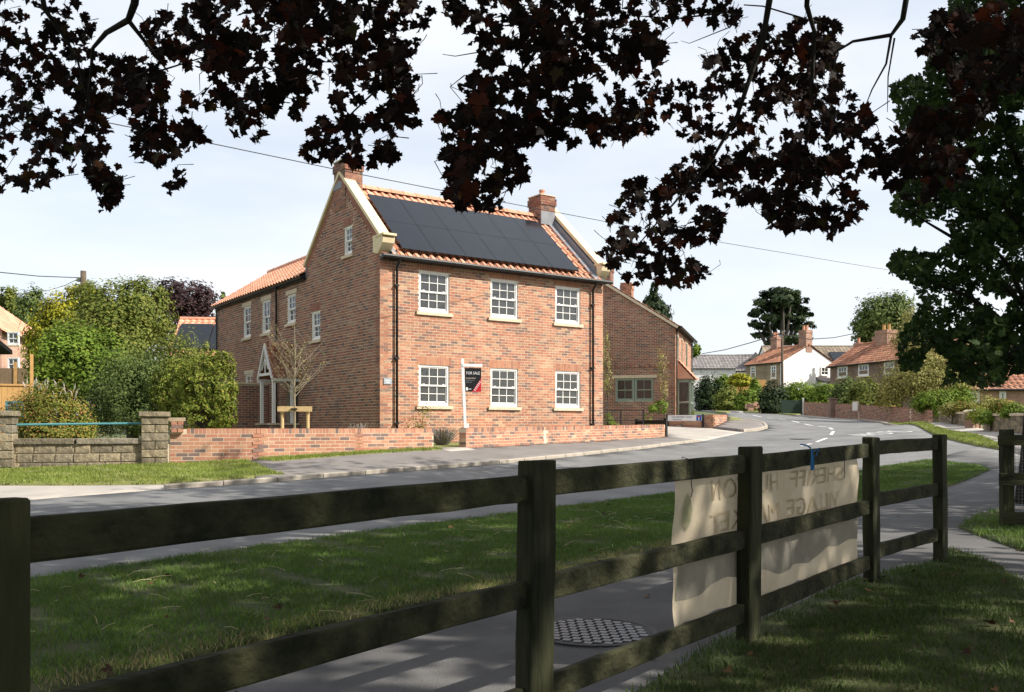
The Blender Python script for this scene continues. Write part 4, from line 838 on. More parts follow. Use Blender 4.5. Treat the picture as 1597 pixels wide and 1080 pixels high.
MB().box((-3,0,-.3),(.35,4,2.9)).build('wall', mat('pink_render', (.36,.27,.25), (.43,.33,.30), rough=.9, scale=3), sh); MB().prism([(-.35,2.85),(2,3.7),(4.35,2.85),(4.35,2.97),(2,3.84),(-.35,2.97)], 'x', -3, .62).build('roof', M_black, sh)
tf = empty('timber_fence', tuple(P(8,664,24)), math.radians(25), 'orange timber boarded fence panel left of the flowering bush', 'fence')
for i in range(9): MB().box((-.6+i*.13,0,-.9),(-.6+i*.13+.125,.02,1.05+.0*i)).build('board', M_fencew, tf)
MB().box((.58,-.03,-.9),(.66,.05,1.9)).build('post', M_fencew, tf); MB().box((-.62,-.03,1.05),(.6,.05,1.1)).build('rail', M_fencew, tf)
gf = empty('mesh_gate', tuple(P(15,664,23)), math.radians(10), 'small grey mesh garden gate beside the orange fence', 'gate'); MB().box((-.1,0,-.8),(-.06,.04,.62)).box((.28,0,-.8),(.32,.04,.62)).box((-.06,0,.58),(.28,.04,.62)).obox((.11,.02,.1),(.2,0,.5),(0,.012,0),(-.012,0,.005)).build('frame', M_teal, gf); MB().box((-.06,.025,-.8),(.28,.03,.58)).build('mesh_panel', M_lead, gf)
tf2 = empty('timber_fence', tuple(P(30,620,36)), math.radians(5), 'brown lapped timber fence in front of the pale brick gable', 'fence')
for i in range(14): MB().box((-1.2+i*.16,0,-1.5),(-1.2+i*.16+.155,.02,1.15)).build('board', M_fenceb, tf2)
MB().box((-.2,-.04,-1.5),(-.1,.0,1.4)).build('post', M_fencew, tf2)
# ------------------------------------------------------------------ poles and wires
def pole(name, px, top, d, label, r=.12):
    t = P(px, top, d); b = zg(t.x, t.y); o = empty(name, (t.x, t.y, b), 0, label, 'pole'); h = t.z-b; MB().tube([(0,0,-.3),(0,0,h*.5),(0,0,h)], [r*1.25,r*1.1,r*.9], 10).build('shaft', M_pole, o, smooth=True); MB().box((-.25,-.06,h-.45),(.02,.06,h-.3)).build('bracket', M_lead, o); return o
pole('utility_pole', 130, 423, 38, 'weathered timber telegraph pole rising behind the golden conifer', .13); pole('utility_pole', 1220, 516, 64, 'brown timber telegraph pole standing in front of the white gable', .08)
def wire(label, pp, r=.012, group=None):
    o = MB().tube([P(*t) for t in pp], r, 5).build('overhead_wire', M_wire); return tag(o, label, 'wire', group)
mw = []
for i in range(25):
    t = i/24; px = -80+t*1640; py = np.interp(px, [-80,140,320,560,690,950,1110,1385,1560], [140,186,222,272,297.5,347,376,421.5,447]); mw.append((px, py, 1/np.interp(px, [-80,1560], [1/13., 1/62.])))
wire('long thin black wire sloping down across the sky over the brick house', mw, .009)
wire('black wire sagging from the left to the telegraph pole', [(-60,419,30),(0,425,33),(60,431,35.5),(125,433.5,37.9)], .018); wire('short drop wire hanging down from the telegraph pole behind the conifer', [(125,434,37.9),(100,446,42),(70,455,48)], .014)
wire('thick dark wire rising from the grey bungalow to the telegraph pole', [(1095,552,90),(1130,546,82),(1170,535,72),(1219,520,64.1)], .035); wire('dark wire running right from the telegraph pole to the terrace chimney', [(1221,522,63.9),(1262,529.5,66),(1300,527,68),(1340,519,70)], .03)
# ------------------------------------------------------------------ near post and rail fence
DF = Vector((.632,.775,0)); NC = Vector((.775,-.632,0)); FA = math.atan2(.775, .632)
posts = [(-1.085,1.886,-.149),(.085,3.32,-.119),(1.228,4.72,-.0997),(2.46,6.23,-.066),(3.34,7.1,-.055)]
fe = empty('post_and_rail_fence', (.085,3.32,zg(.085,3.32)), 0, 'mossy dark timber post and rail fence carrying a cloth banner', 'fence')
def wob(o, s):                                        # worn arrises: bevel and small irregularities
    b = bmesh.new(); b.from_mesh(o.data); bmesh.ops.subdivide_edges(b, edges=[e for e in b.edges if e.calc_length() > .5], cuts=7); bmesh.ops.bevel(b, geom=[e for e in b.edges if e.is_manifold and e.calc_face_angle(0) > .8], offset=.006, segments=1, affect='EDGES')
    for v in b.verts: v.co += Vector((random.gauss(0, s), random.gauss(0, s), random.gauss(0, s)))
    b.to_mesh(o.data); b.free(); return o
for i, (x, y, zt) in enumerate(posts):
    zb = zg(x, y)-.3; h = EYE+zt-zb; lean = Vector((random.uniform(-.012,.012), random.uniform(-.012,.012), 0)) if i else Vector()
    sub(wob(MB().obox((x, y, zb+h/2), DF*.07, NC*.0385, Vector((0,0,h/2))+lean).build('post', M_wood), .0016), fe)
for k, (dz) in enumerate((-.047,-.43,-.81)):
    for i in range(4):
        (x0, y0, z0), (x1, y1, z1) = posts[i], posts[i+1]; a = Vector((x0, y0, EYE+z0+dz-.0475)); b = Vector((x1, y1, EYE+z1+dz-.0475)); a.z += random.uniform(-.008,.008); b.z += random.uniform(-.008,.008); d = b-a
        if i == 3: a.z += (.02,.035,.06)[k]; b.z += (.02,.05,.09)[k]; d = b-a
        sub(wob(MB().obox((a+b)/2-NC*.008, d/2, NC*.02, (0,0,.0475)).build('rail', M_rail), .0018), fe)
# banner on the far side of the rails
M_bann = mat('cream_banner_cloth', (.55,.46,.32), (.67,.575,.42), rough=.9, scale=4, detail=9, trans=.55, bump=.5, bscale=16)
M_bgrey = mat('grey_print', (.33,.315,.27), (.43,.41,.35), rough=.9, scale=5, trans=.5); M_bbrown = mat('faded_print', (.475,.40,.28), (.58,.495,.36), rough=.9, scale=8, trans=.5); M_bgreen = mat('green_print', (.36,.36,.22), (.46,.44,.29), rough=.9, scale=12, trans=.4)
T0, T1 = 1.115, 3.615
def bsurf(t, z, off=0):                               # along the fence from the second post, height below the eye
    u = (t-T0)/(T1-T0); zz = z+.045*u*.6; wv = .007*math.sin(t*9+z*4)+.004*math.sin(t*23+z*9)+.004*math.sin(z*17+t*3)+.003*math.sin(t*41-z*22)
    q = Vector((.085,3.32,0))+DF*t-NC*(.05+wv-off); q.z = EYE+zz; return q
nu, nv = 90, 34; V = []; Fq = []
for j in range(nv+1):
    for i in range(nu+1):
        t = T0+(T1-T0)*i/nu; e = .006*math.sin(t*7)+.004*math.sin(t*19); z = -.17-(.755+e)*j/nv; x = t+.006*math.sin(j/nv*6)*(1 if i in (0, nu) else 0); V.append(bsurf(x, z))
for j in range(nv):
    for i in range(nu): k = j*(nu+1)+i; Fq.append((k, k+1, k+nu+2, k+nu+1))
ban = np_obj('banner', [tuple(v) for v in V], Fq, M_bann, smooth=True); tag(ban, 'creased cream cloth market banner tied behind the fence rails, seen from its back', 'banner')
def bword(txt, tc, wd, z0, hgt):
    me = text_mesh(txt, 1); xs = [v.co.x for v in me.vertices]; ys = [v.co.y for v in me.vertices]; w0 = max(xs)-min(xs); h0 = max(ys); xm = (max(xs)+min(xs))/2
    return word('lettering', txt, 1, lambda u, v: bsurf(tc-(u-xm)*wd/w0, z0+v*hgt/h0, .007), M_bbrown, ban, 1)
bword('SHERIFF', 2.90, .84, -.365, .10); bword('HUTTON', 1.88, .84, -.365, .10); bword('VILLAGE', 2.86, .84, -.53, .10); bword('MARKET', 1.87, .84, -.53, .10)
bb = MB()
for i in range(60):
    t0, t1 = T0+.03+(T1-T0-.06)*i/60, T0+.03+(T1-T0-.06)*(i+1)/60
    def zz(t): return -.60+.015*math.sin(t*5), -.80+.03*math.sin(t*4+1)+.015*math.sin(t*13)
    for j in range(3):
        a0, a1 = zz(t0); b0, b1 = zz(t1); bb.face([bsurf(t0, a0+(a1-a0)*j/3, .006), bsurf(t1, b0+(b1-b0)*j/3, .006), bsurf(t1, b0+(b1-b0)*(j+1)/3, .006), bsurf(t0, a0+(a1-a0)*(j+1)/3, .006)])
bb.build('printed_band', M_bgrey, ban)
lf = MB(); pr = [(0,0),(.035,-.03),(.05,-.08),(.035,-.14),(0,-.18),(-.035,-.14),(-.045,-.08),(-.03,-.03)]; lf.face([bsurf(1.22+x, -.31+z, .008) for x, z in pr]); lf.build('leaf_emblem', M_bgreen, ban)
# ties
def fpt(t, z, o=.03): q = Vector((.085,3.32,0))+DF*t+NC*o; q.z = EYE+z; return q
M_blue = mat('blue_twine', (.02,.12,.30), (.04,.2,.42), rough=.8, scale=40)
bt = MB()
for k in range(9): a = random.uniform(-.03,.03); bt.tube([fpt(2.58,-.125,.035), fpt(2.58+a*.5,-.17,.04), fpt(2.58+a,-.225-random.uniform(0,.03),.04)], .004, 4)
bt.tube([fpt(2.58,-.12,.03), fpt(2.55,-.105,.02), fpt(2.58,-.10,-.03)], .005, 5).tube([fpt(2.60,-.14,.035), fpt(2.66,-.12,.05), fpt(2.62,-.17,.045)], .004, 4)
tag(bt.build('twine_tie', M_blue), 'frayed blue twine knotted round the top fence rail above the banner', 'twine')
for t, lab in ((1.13, 'black cable tie round the top rail at the open end of the banner'), (3.14, 'black looped cable tie round the top rail above the word sheriff')):
    tm_ = MB().tube([fpt(t,-.26,.03), fpt(t,-.2,.032), fpt(t,-.165,.03), fpt(t+.01,-.15,.02), fpt(t-.03,-.135,.0), fpt(t-.07,-.14,.02)], .0022, 5).tube([fpt(t,-.26,.03), fpt(t+.012,-.29,.03), fpt(t-.005,-.32,.03)], .0022, 5); tag(tm_.build('cable_tie', M_black), lab, 'cable tie')
# round manhole cover with raised studs
q = G(925,989); mh = empty('manhole_cover', (q.x, q.y, zg(q.x, q.y)+.004), .5, 'round iron manhole cover with raised square studs set in the path', 'manhole cover'); M_iron = mat('cast_iron', (.03,.03,.032), (.06,.06,.062), rough=.6, scale=20, metal=.3); M_stud = mat('worn_iron', (.13,.13,.135), (.22,.22,.225), rough=.45, scale=30, metal=.5)
MB().tube([(0,0,-.02),(0,0,.006)], .325, 40).build('plate', M_iron, mh); rm = MB()
for k in range(40):
    a0, a1 = 2*math.pi*k/40, 2*math.pi*(k+1)/40; rm.face([(.325*math.cos(a0),.325*math.sin(a0),.012),(.325*math.cos(a1),.325*math.sin(a1),.012),(.352*math.cos(a1),.352*math.sin(a1),.012),(.352*math.cos(a0),.352*math.sin(a0),.012)])
rm.build('rim', M_iron, mh); smh = MB().prism([(-.021,-.021),(.021,-.021),(.021,.021),(-.021,.021)], 'z', .005, .013).mesh('stud', M_stud)
for i in range(-6, 7):
    for j in range(-6, 7):
        x, y = i*.06+(.03 if j % 2 else 0), j*.056
        if math.hypot(x, y) < .30: o = link(bpy.data.objects.new('stud', smh), mh); o.location = (x, y, 0); o.rotation_euler = (0,0,math.pi/4)
q = P(1249,682,29.6); rm_ = empty('road_manhole', (q.x, q.y, zg(q.x, q.y)+.004), 0, 'dark round inspection cover set in the road near the bend', 'manhole cover'); MB().tube([(0,0,-.05),(0,0,.006)], .36, 28).build('plate', M_iron, rm_)
# right hand timber fence with wire netting
rf = empty('rail_fence', (5.24,9.6,zg(5.24,9.6)), math.radians(-3), 'short three-rail timber fence with wire netting under the oak', 'fence'); rz = EYE-rf.location.z
for x in (0, 1.75): wob(MB().box((x-.06,0,-.3),(x+.06,.1,rz-.02)).build('post', M_wood, rf), .002)
for z0, z1, x0 in ((-.19,-.08,-.12),(-.61,-.48,-.11),(-1.02,-.89,-.09)): wob(MB().box((x0,-.05,rz+z0),(2.6,-.005,rz+z1)).build('rail', M_rail, rf), .002)
nm_ = MB()
for i in range(70):
    x = .08+i*.035
    nm_.tube([(x,.03,0),(x+.0,.03,rz-.2)], .0014, 3, False)
for j in range(26): nm_.tube([(.06,.031,.04+j*.035),(2.5,.031,.04+j*.035)], .0014, 3, False)
o = nm_.build('wire_netting', mat('galvanised_wire', (.45,.45,.45), rough=.4, metal=.6), rf); o['kind'] = 'stuff'
# ------------------------------------------------------------------ walls on the right of the road
rw = pts([(1253,648.5,58),(1296,651.5,54.5)]); joined_brick_wall('roadside_wall', rw, EYE+1.62, EYE+1.45, 'brick roadside wall between the dark green gate and the wall pillar', M_brickd, 16, False)
rw = pts([(1302,652,54),(1340,653.5,51),(1385,655.5,47),(1420,656.5,44),(1447,656,41.5)]); joined_brick_wall('roadside_wall', rw, EYE+1.42, EYE+.80, 'long old brick wall with ivy and shrubs behind it across the bend', M_brickd, 16, False)
def simple(name, label, cat, parts, loc, ang=0, group=None):
    r = empty(name, loc, ang, label, cat, group)
    for nm, mb, m in parts: mb.build(nm, m, r)
    return r
q = P(1299,652,54.2); simple('wall_pillar', 'dark square pillar standing in the gap of the roadside brick wall', 'pillar', [('shaft', MB().box((-.2,-.15,-.2),(.2,.2,1.1)), M_fbrickd), ('cap', MB().box((-.24,-.19,1.1),(.24,.24,1.17)), M_fbrickd)], (q.x, q.y, q.z))
q = P(1335,636,51.1); simple('wall_box', 'small pale meter box fixed to the long brick wall', 'meter box', [('cover', MB().box((-.17,-.12,-.2),(.17,-.01,.35)), M_sill), ('door', MB().box((-.13,-.13,-.16),(.13,-.121,.3)), M_white)], tuple(q), math.radians(-45))
q = P(1241,647,60); simple('boarded_gate', 'dark green boarded gate with a white post by the hedge', 'gate', [('panel', MB().box((-.95,0,-.1),(.42,.06,.95)), mat('dark_green_paint', (.018,.035,.025), (.025,.045,.03), rough=.6)), ('post', MB().box((.44,-.05,-.1),(.54,.06,1.1)), M_white)], (q.x, q.y, q.z))
q = P(1148,633,72); simple('litter_bin', 'black litter bin standing on the far grass bank', 'bin', [('body', MB().prism([(-.32,-.3),(.32,-.3),(.32,.3),(-.32,.3)], 'z', 0, .95), M_black), ('lid', MB().prism([(-.36,-.34),(.36,-.34),(.36,.34),(-.36,.34)], 'z', .95, 1.12), M_black)], (q.x, q.y, q.z-.3))
rs = pts([(1465,659,36),(1490,663,33.5),(1512,667,31)])
def stone_run(name, line, zt0, zt1, label, n, m_=None):
    r = empty(name, tuple(line[0]), 0, label, 'wall'); at, ln = polyline(line); sub(strip_wall('core', off_line(line, .01), zt0-.06, zt1-.06, .25, M_mortar, None), r)
    sub(strip_wall('coping', off_line(line, -.03), zt0, zt1, .32, M_sill, None, zbot=.0), r) if False else None
    for c in range(8):
        s = 0
        while s < ln:
            l = min(random.uniform(.25,.5), ln-s); q, d = at(s+l/2); z = zt0+(zt1-zt0)*(s/ln)-.14-.14*c
            if l > .06 and z+.08 > zg(q.x, q.y): nn = Vector((-d.y, d.x, 0)); c_ = q+nn*.09; o = MB().obox((c_.x, c_.y, z), d*(l/2-.008), nn*(.1+random.uniform(0,.012)), (0,0,.063)).build('stone', m_ or M_stone); sub(o, r)
            s += l
    s = 0
    while s < ln:
        l = min(.7, ln-s); q, d = at(s+l/2); nn = Vector((-d.y, d.x, 0)); c_ = q+nn*.12; o = MB().obox((c_.x, c_.y, zt0+(zt1-zt0)*(s/ln)-.03), d*(l/2-.004), nn*.17, (0,0,.035)).build('capstone', M_sill); sub(o, r); s += l
    return r
stone_run('stone_garden_wall', rs, EYE+.62, EYE+.50, 'low stone garden wall with pale coping beside the sunny footway', 3)
q = P(1518,668,30.5); simple('gate_pier', 'red brick gate pier with a domed cap at the end of the stone wall', 'pier', [('shaft', MB().box((-.18,-.18,-.2),(.18,.18,.52)), M_fbrick), ('cap', MB().prism([(-.23,.52),(.23,.52),(.23,.56),(.1,.62),(-.1,.62),(-.23,.56)], 'y', -.23, .23), M_sill)], (q.x, q.y, q.z), .3)
stone_run('garden_wall_end', pts([(1534,670,28.5),(1565,673,26.5),(1640,680,22.5)]), EYE+.42, EYE+.36, 'shaded stone garden wall behind the netted timber fence', 3)
# ------------------------------------------------------------------ vegetation
def unit(v): return v/np.maximum(np.linalg.norm(v, axis=1, keepdims=True), 1e-9)
def leaf_quads(name, Cc, Nn, size, m, parent, g, asp=.55, fold=.18, tip=None):
    n = len(Cc); Nn = unit(Nn); t = g.normal(size=(n, 3)) if tip is None else tip+g.normal(size=(n, 3))*.35; t = unit(t-Nn*(t*Nn).sum(1, keepdims=True)); b = np.cross(Nn, t); s = size[:, None]
    V = np.empty((n, 4, 3)); V[:, 0] = Cc-t*s*.5; V[:, 1] = Cc+b*s*asp*.5+Nn*s*fold*.5; V[:, 2] = Cc+t*s*.5; V[:, 3] = Cc-b*s*asp*.5+Nn*s*fold*.5
    i = np.arange(n)*4; Q = np.stack([i, i+1, i+2, i+3], 1); o = np_obj(name, V.reshape(-1, 3), Q, m, parent, g.random(n)); o['kind'] = 'stuff'; return o
def shape_leaves(name, Cc, Nn, size, m, parent, g, outline, tip, curl=.12):   # leaves with a real outline, as a fan round the midrib
    n = len(Cc); k = len(outline); Nn = unit(Nn); t = unit(tip-Nn*(tip*Nn).sum(1, keepdims=True)); b = np.cross(Nn, t); ol = np.array(outline); V = np.empty((n, k+1, 3)); s = size[:, None]
    V[:, 0] = Cc
    for j, (x, y) in enumerate(ol): V[:, j+1] = Cc+b*s*x+t*s*(y)+Nn*s*(curl*(abs(x)*1.2-.2)+g.normal(0, .025, (n, 1)))
    i = (np.arange(n)*(k+1))[:, None]; j = np.arange(k)[None, :]; T = np.stack([np.broadcast_to(i, (n, k)), i+1+j, i+1+(j+1) % k], 2).reshape(-1, 3)
    o = np_obj(name, V.reshape(-1, 3), T, m, parent, np.repeat(g.random(n), k)); o['kind'] = 'stuff'; return o
def clumped(lobes, n, g, nsub=40, spread=.22, shell=.8):  # points bunched on the shells of ellipsoid lobes, with outward normals
    Cs, Ns = [], []; vol = np.array([l[1][0]*l[1][2] for l in lobes]); vol = vol/vol.sum()
    for (c, r), f in zip(lobes, vol):
        c, r = np.array(c), np.array(r); ns = max(6, int(nsub*f*len(lobes))); u = unit(g.normal(size=(ns, 3))); rad = shell+(1-shell)*g.random((ns, 1)); rad[g.random(ns) < .25] *= .7; sc = u*rad; k = max(1, int(n*f)); j = g.integers(0, ns, k)
        p = sc[j]+np.clip(g.normal(0, spread, (k, 3)), -1.9*spread, 1.9*spread)*g.uniform(.5, 1.2, (ns, 1))[j]; Cs.append(c+p*r); Ns.append(unit(p)*.8+u[j]*.5+np.array([.15, -.1, .45])+g.normal(0, .33, (k, 3)))
    return np.concatenate(Cs), np.concatenate(Ns)
def limbs(root, base, fork, tips, r, m=None, name='trunk'):
    b = MB(); base, fork = Vector(base), Vector(fork); b.tube([base-Vector((0,0,.2)), base.lerp(fork, .5)+Vector((r*.3,0,0)), fork], [r*1.25, r, r*.8], 9)
    for t in tips:
        t = Vector(t); mid = fork.lerp(t, .5)+Vector((random.uniform(-.1,.1), random.uniform(-.1,.1), .12))*(t-fork).length*.3; b.tube([fork-Vector((0,0,.05)), mid, t], [r*.62, r*.38, r*.1], 6)
    return b.build(name, m or M_bark, root, smooth=True)
def tree(name, px, py_top, d, label, lobes, n, size, m, cat='tree', nsub=60, spread=.22, shell=.8, trunk=True, group=None, seed=1, r=.15, asp=.55, tipdown=False, base=None):
    """lobes as (px, py, rx_px, rz_px, depth offset): sizes follow from the distance the tree stands at"""
    g = np.random.default_rng(seed); q = P(px, py_top, d); zb = zg(q.x, d) if base is None else base; root = empty(name, (q.x, d, zb), 0, label, cat, group); o = Vector(root.location); L3 = []
    for (x, y, rx, rz, dd) in lobes: c = P(x, y, d+dd)-o; L3.append((tuple(c), (rx*d/F, max(.75*rx*d/F, .3), rz*d/F)))
    Cc, Nn = clumped(L3, n, g, nsub, spread, shell); k = Cc[:, 2] > .02; Cc, Nn = Cc[k], Nn[k]; s = size*g.uniform(.6, 1.3, len(Cc)); leaf_quads('crown' if cat == 'tree' else 'foliage', Cc, Nn, s, m, root, g, asp, tip=np.array([0, 0, -1.2]) if tipdown else None)
    if trunk: top = max(L3, key=lambda l: l[0][2]); limbs(root, (0,0,0), (0,0,min(l[0][2] for l in L3)*.6+.1), [l[0] for l in L3], r, name='trunk' if cat == 'tree' else 'stem')
    return root
# left garden
tree('clipped_hedge', 318, 545, 21.6, 'yellow-green clipped privet hedge bush beside the brick house', [(268,612,34,50,.3),(320,605,42,52,0),(345,600,26,48,-.2),(285,610,34,50,.3),(318,650,48,30,-.1),(350,640,20,36,-.3),(340,566,26,20,0)], 22000, .062, M_hedge, 'hedge', 240, .07, .94, seed=3)
tree('wild_shrub', 290, 520, 23.5, 'tall dark green wild shrub growing behind the clipped hedge', [(275,570,40,48,0),(298,572,28,30,.2),(250,600,36,60,.3),(318,556,13,28,.5)], 9000, .075, M_olive, 'shrub', 90, .22, seed=4)
tree('broadleaf_tree', 205, 435, 29, 'large olive green bushy tree in the left garden', [(205,490,58,52,0),(160,520,50,50,-.8),(228,505,40,44,.5),(185,560,76,56,-1),(110,560,50,56,-1.2),(150,470,34,32,0),(225,460,36,26,.4),(185,530,50,60,.6)], 38000, .115, M_olive, nsub=70, spread=.2, seed=5)
tree('fresh_shrub_tree', 110, 530, 25.5, 'bright green leafy young tree in front of the golden conifer', [(95,565,46,46,0),(125,540,44,36,.4),(140,590,46,46,-.2),(75,600,34,40,-.2),(165,565,34,40,.2)], 13000, .115, M_green, nsub=80, seed=6)
tree('golden_conifer', 95, 455, 31, 'golden yellow drooping conifer behind the green garden shrubs', [(100,500,36,40,0),(70,520,32,34,0),(125,475,28,30,.2),(60,545,26,30,0),(140,455,12,14,0)], 12000, .12, M_yellow, nsub=70, spread=.2, seed=7, tipdown=True)
tree('feathery_shrub', 205, 560, 22.5, 'feathery grey-green shrub behind the old stone wall', [(190,610,50,56,0),(235,600,46,48,.2),(160,640,40,40,0),(225,650,50,36,-.3)], 26000, .075, M_greyg, 'shrub', 140, .22, .6, seed=8, asp=.4)
tree('flowering_bush', 78, 590, 19.8, 'bushy mixed yellow and red-tinged shrub above the teal rail', [(75,640,48,42,0),(110,655,36,34,-.1),(40,650,36,38,0),(80,680,66,30,-.2),(130,675,22,26,0)], 15000, .055, M_mix, 'shrub', 130, .16, seed=9)
bu = empty('buddleia', tuple(P(70,668,20.6)), 0, 'pale faded flower spikes rising above the mixed garden shrub', 'shrub'); b = MB(); g_ = random.Random(4)
for i in range(26):
    t = P(40+i*3.2+g_.uniform(-6,6), 598+g_.uniform(-8,14)+abs(i-8)*.8, 20.4)-Vector(bu.location); d_ = Vector((g_.uniform(-.05,.05), 0, g_.uniform(.03,.09))); b.tube([t-Vector((g_.uniform(-.06,.06),0,.12)), t, t+d_*1.2+Vector((g_.uniform(-.05,.05),0,0))], [.003,.013,.003], 5)
b.build('flower_spike', M_flower, bu)
tree('copper_beech', 290, 437, 62, 'dark purple copper beech tree showing above the garden trees', [(290,468,44,28,0),(265,462,26,24,0),(318,474,22,22,0),(290,520,46,50,0)], 9000, .28, M_copper, nsub=80, seed=10)
tree('birch_tree', 20, 447, 75, 'thin olive birch crown behind the orange roofed house', [(12,468,16,22,0),(22,490,18,30,0)], 3500, .25, M_olive, nsub=40, seed=11, group=None); tree('birch_tree', 52, 447, 70, 'drooping grey-green birch behind the orange roof beside the conifer', [(50,470,18,24,0),(62,495,16,30,0),(40,500,20,40,0)], 4500, .25, M_greyg, nsub=40, seed=12, tipdown=True)
tree('thin_sapling', 347, 455, 40, 'slim pale green sapling tip beside the end of the orange wing roof', [(347,465,6,10,0),(344,490,8,16,0)], 500, .16, M_greyg, nsub=10, seed=13)
# planting round the house
def spikes(name, px, py, d, label, n, h, m, spread=.3, seed=1, cat='shrub'):
    g = random.Random(seed); q = P(px, py, d); r = empty(name, (q.x, q.y, zg(q.x, q.y)+.03), 0, label, cat); b = MB()
    for i in range(n):
        a = g.uniform(0, 6.28); s = g.uniform(.2, 1)*spread; hh = h*g.uniform(.5, 1.1); b.tube([(math.cos(a)*s*.25, math.sin(a)*s*.25, 0), (math.cos(a)*s*.7, math.sin(a)*s*.7, hh*.65), (math.cos(a)*s, math.sin(a)*s, hh)], [.004, .005, .007], 4)
    o = b.build('stems', m, r); o['kind'] = 'stuff'; return r
spikes('lavender', 690, 690, 23.0, 'grey lavender clump on the lawn by the garden gateway', 300, .42, M_lav, .45, 2); spikes('lavender', 560, 690, 22.2, 'purple-grey lavender tuft at the corner of the gable wall', 90, .55, M_lav, .3, 3)
tree('climbing_rose', 655, 625, 23.6, 'straggly climbing rose growing up beside the front window', [(655,655,20,16,0),(665,640,22,10,.1),(650,668,18,10,0)], 420, .05, M_mix, 'shrub', 26, .3, seed=14, trunk=True, r=.012)
tree('small_rose', 755, 690, 25.6, 'small leafy rose at the foot of the front wall of the house', [(700,648,10,5,0),(692,655,8,8,0)], 90, .04, M_green, 'shrub', 10, seed=15, trunk=True, r=.008)
tree('corner_shrub', 952, 640, 30.6, 'green shrub at the foot of the neighbouring gable by the handrail', [(948,658,9,12,0),(960,664,10,8,0)], 700, .06, M_green, 'shrub', 20, seed=16)
tree('climber', 947, 520, 41.3, 'pale green climber trained up the shade-darkened brick gable', [(945,560,8,30,0),(948,595,9,26,0),(944,530,5,22,0)], 600, .08, M_straw, 'climber', 30, seed=17, r=.02); tree('climber', 1036, 540, 40.6, 'thin climbing plant beside the sage bay window corner', [(1034,580,9,30,0),(1030,560,7,24,0),(1036,610,6,20,0)], 450, .08, M_straw, 'climber', 26, seed=18, r=.02)
tree('garden_plant', 1032, 626, 39.6, 'leafy green border plant under the double sage window', [(1030,634,13,10,0),(1020,638,9,8,0)], 900, .09, M_green, 'shrub', 20, seed=19, trunk=False); tree('rose_bush', 1009, 650, 31.5, 'yellow-green rose bush growing over the black rail', [(1010,655,6,12,0),(1007,664,7,8,0)], 500, .06, M_hedge, 'shrub', 14, seed=20, r=.01)
# staked young tree
q = P(459,668,21.0); yt = empty('young_tree', (q.x, q.y, zg(q.x, q.y)), 0, 'nearly leafless young tree tied to a timber stake frame in the garden', 'tree'); g_ = random.Random(3); b = MB(); hb = P(459,600,21).z-yt.location.z; b.tube([(0,0,-.1),(.01,0,hb*.5),(0,0,hb),(.02,0,hb+.5),(.0,0,hb+1.6)], [.03,.026,.022,.016,.004], 7); tips = []
for i in range(46):
    z0 = hb*.75+g_.random()*1.1; a = g_.uniform(0, 6.28); l = g_.uniform(.35,1.0)*(1.25-.4*(z0-hb)/1.6); e = Vector((math.cos(a)*l*.8, math.sin(a)*l*.8, l*.75)); s0 = Vector((0,0,z0)); b.tube([s0, s0+e*.5+Vector((0,0,-.04)), s0+e], [.009,.006,.002], 4); tips += [s0+e*t for t in (.4,.6,.8,1)]
    for k in range(2): s1 = s0+e*g_.uniform(.3,.8); e1 = Vector((g_.uniform(-.25,.25), g_.uniform(-.25,.25), g_.uniform(.1,.4))); b.tube([s1, s1+e1], [.004,.0015], 3); tips.append(s1+e1)
b.build('trunk', M_twig, yt); g = np.random.default_rng(2); Cc = np.array([tuple(t) for t in tips]); j = g.integers(0, len(Cc), 300); Cc = Cc[j]+g.normal(0, .05, (300, 3)); leaf_quads('crown', Cc, g.normal(size=(300, 3)), np.full(300, .045), M_straw, yt, g)
sk = empty('tree_stake_frame', (q.x, q.y, zg(q.x, q.y)), .1, 'two round timber stakes and a crossbar supporting the young tree', 'stake'); hz_ = P(0,634,21).z-sk.location.z
for x in (-.28,.30): MB().tube([(x,.06,-.1),(x,.06,hz_)], .038, 9).build('stake', M_pine, sk)
MB().box((-.38,.02,hz_-.12),(.40,-.02,hz_)).build('crossbar', M_pine, sk); MB().box((-.07,-.06,hz_-.08),(.07,.022,hz_-.045)).build('tree_tie', M_black, sk)
# right background
tree('scots_pine', 1218, 447, 135, 'tall dark pine with a broad flat crown rising behind the cottages', [(1218+a, 492+b, rx, rz, c) for a, b, rx, rz, c in ((0,-36,14,8,0),(-18,-30,13,7,1),(17,-31,13,7,-1),(-30,-18,13,7,0),(30,-20,14,7,0),(4,-22,16,8,-2),(-14,-14,15,8,2),(16,-12,15,8,1),(-38,-4,10,6,0),(38,-4,11,6,0),(-22,2,14,7,-1),(24,4,14,7,0),(0,0,15,8,0),(-40,14,9,5,0),(42,16,9,5,1),(-24,18,13,6,0),(26,20,13,6,0),(2,16,15,7,1),(-34,30,10,5,0),(36,32,12,5,0),(-8,34,14,6,0),(16,36,13,6,0),(-20,44,10,5,0),(28,46,10,5,0))], 15000, .55, M_darkg, nsub=9, spread=.3, seed=21, r=.6)
tree('conifer', 1020, 440, 62, 'pointed green spruce standing behind the neighbouring roof', [(1020,455,5,14,0),(1020,470,13,12,0),(1022,484,20,14,0),(1020,500,24,16,0)], 4500, .3, M_darkg, nsub=50, seed=22, tipdown=True)
tree('broadleaf_tree', 1375, 455, 100, 'rounded grey-green tree behind the long brick cottage roof', [(1375,490,34,30,0),(1355,505,24,24,0),(1400,485,28,26,0),(1345,520,16,18,0),(1390,520,40,26,0)], 12000, .38, M_greyg, nsub=70, seed=23)
tree('small_tree', 1070, 520, 90, 'pale green tree top beside the far brick chimney', [(1082,545,10,10,0),(1075,550,8,12,0)], 1500, .3, M_green, nsub=20, seed=24)
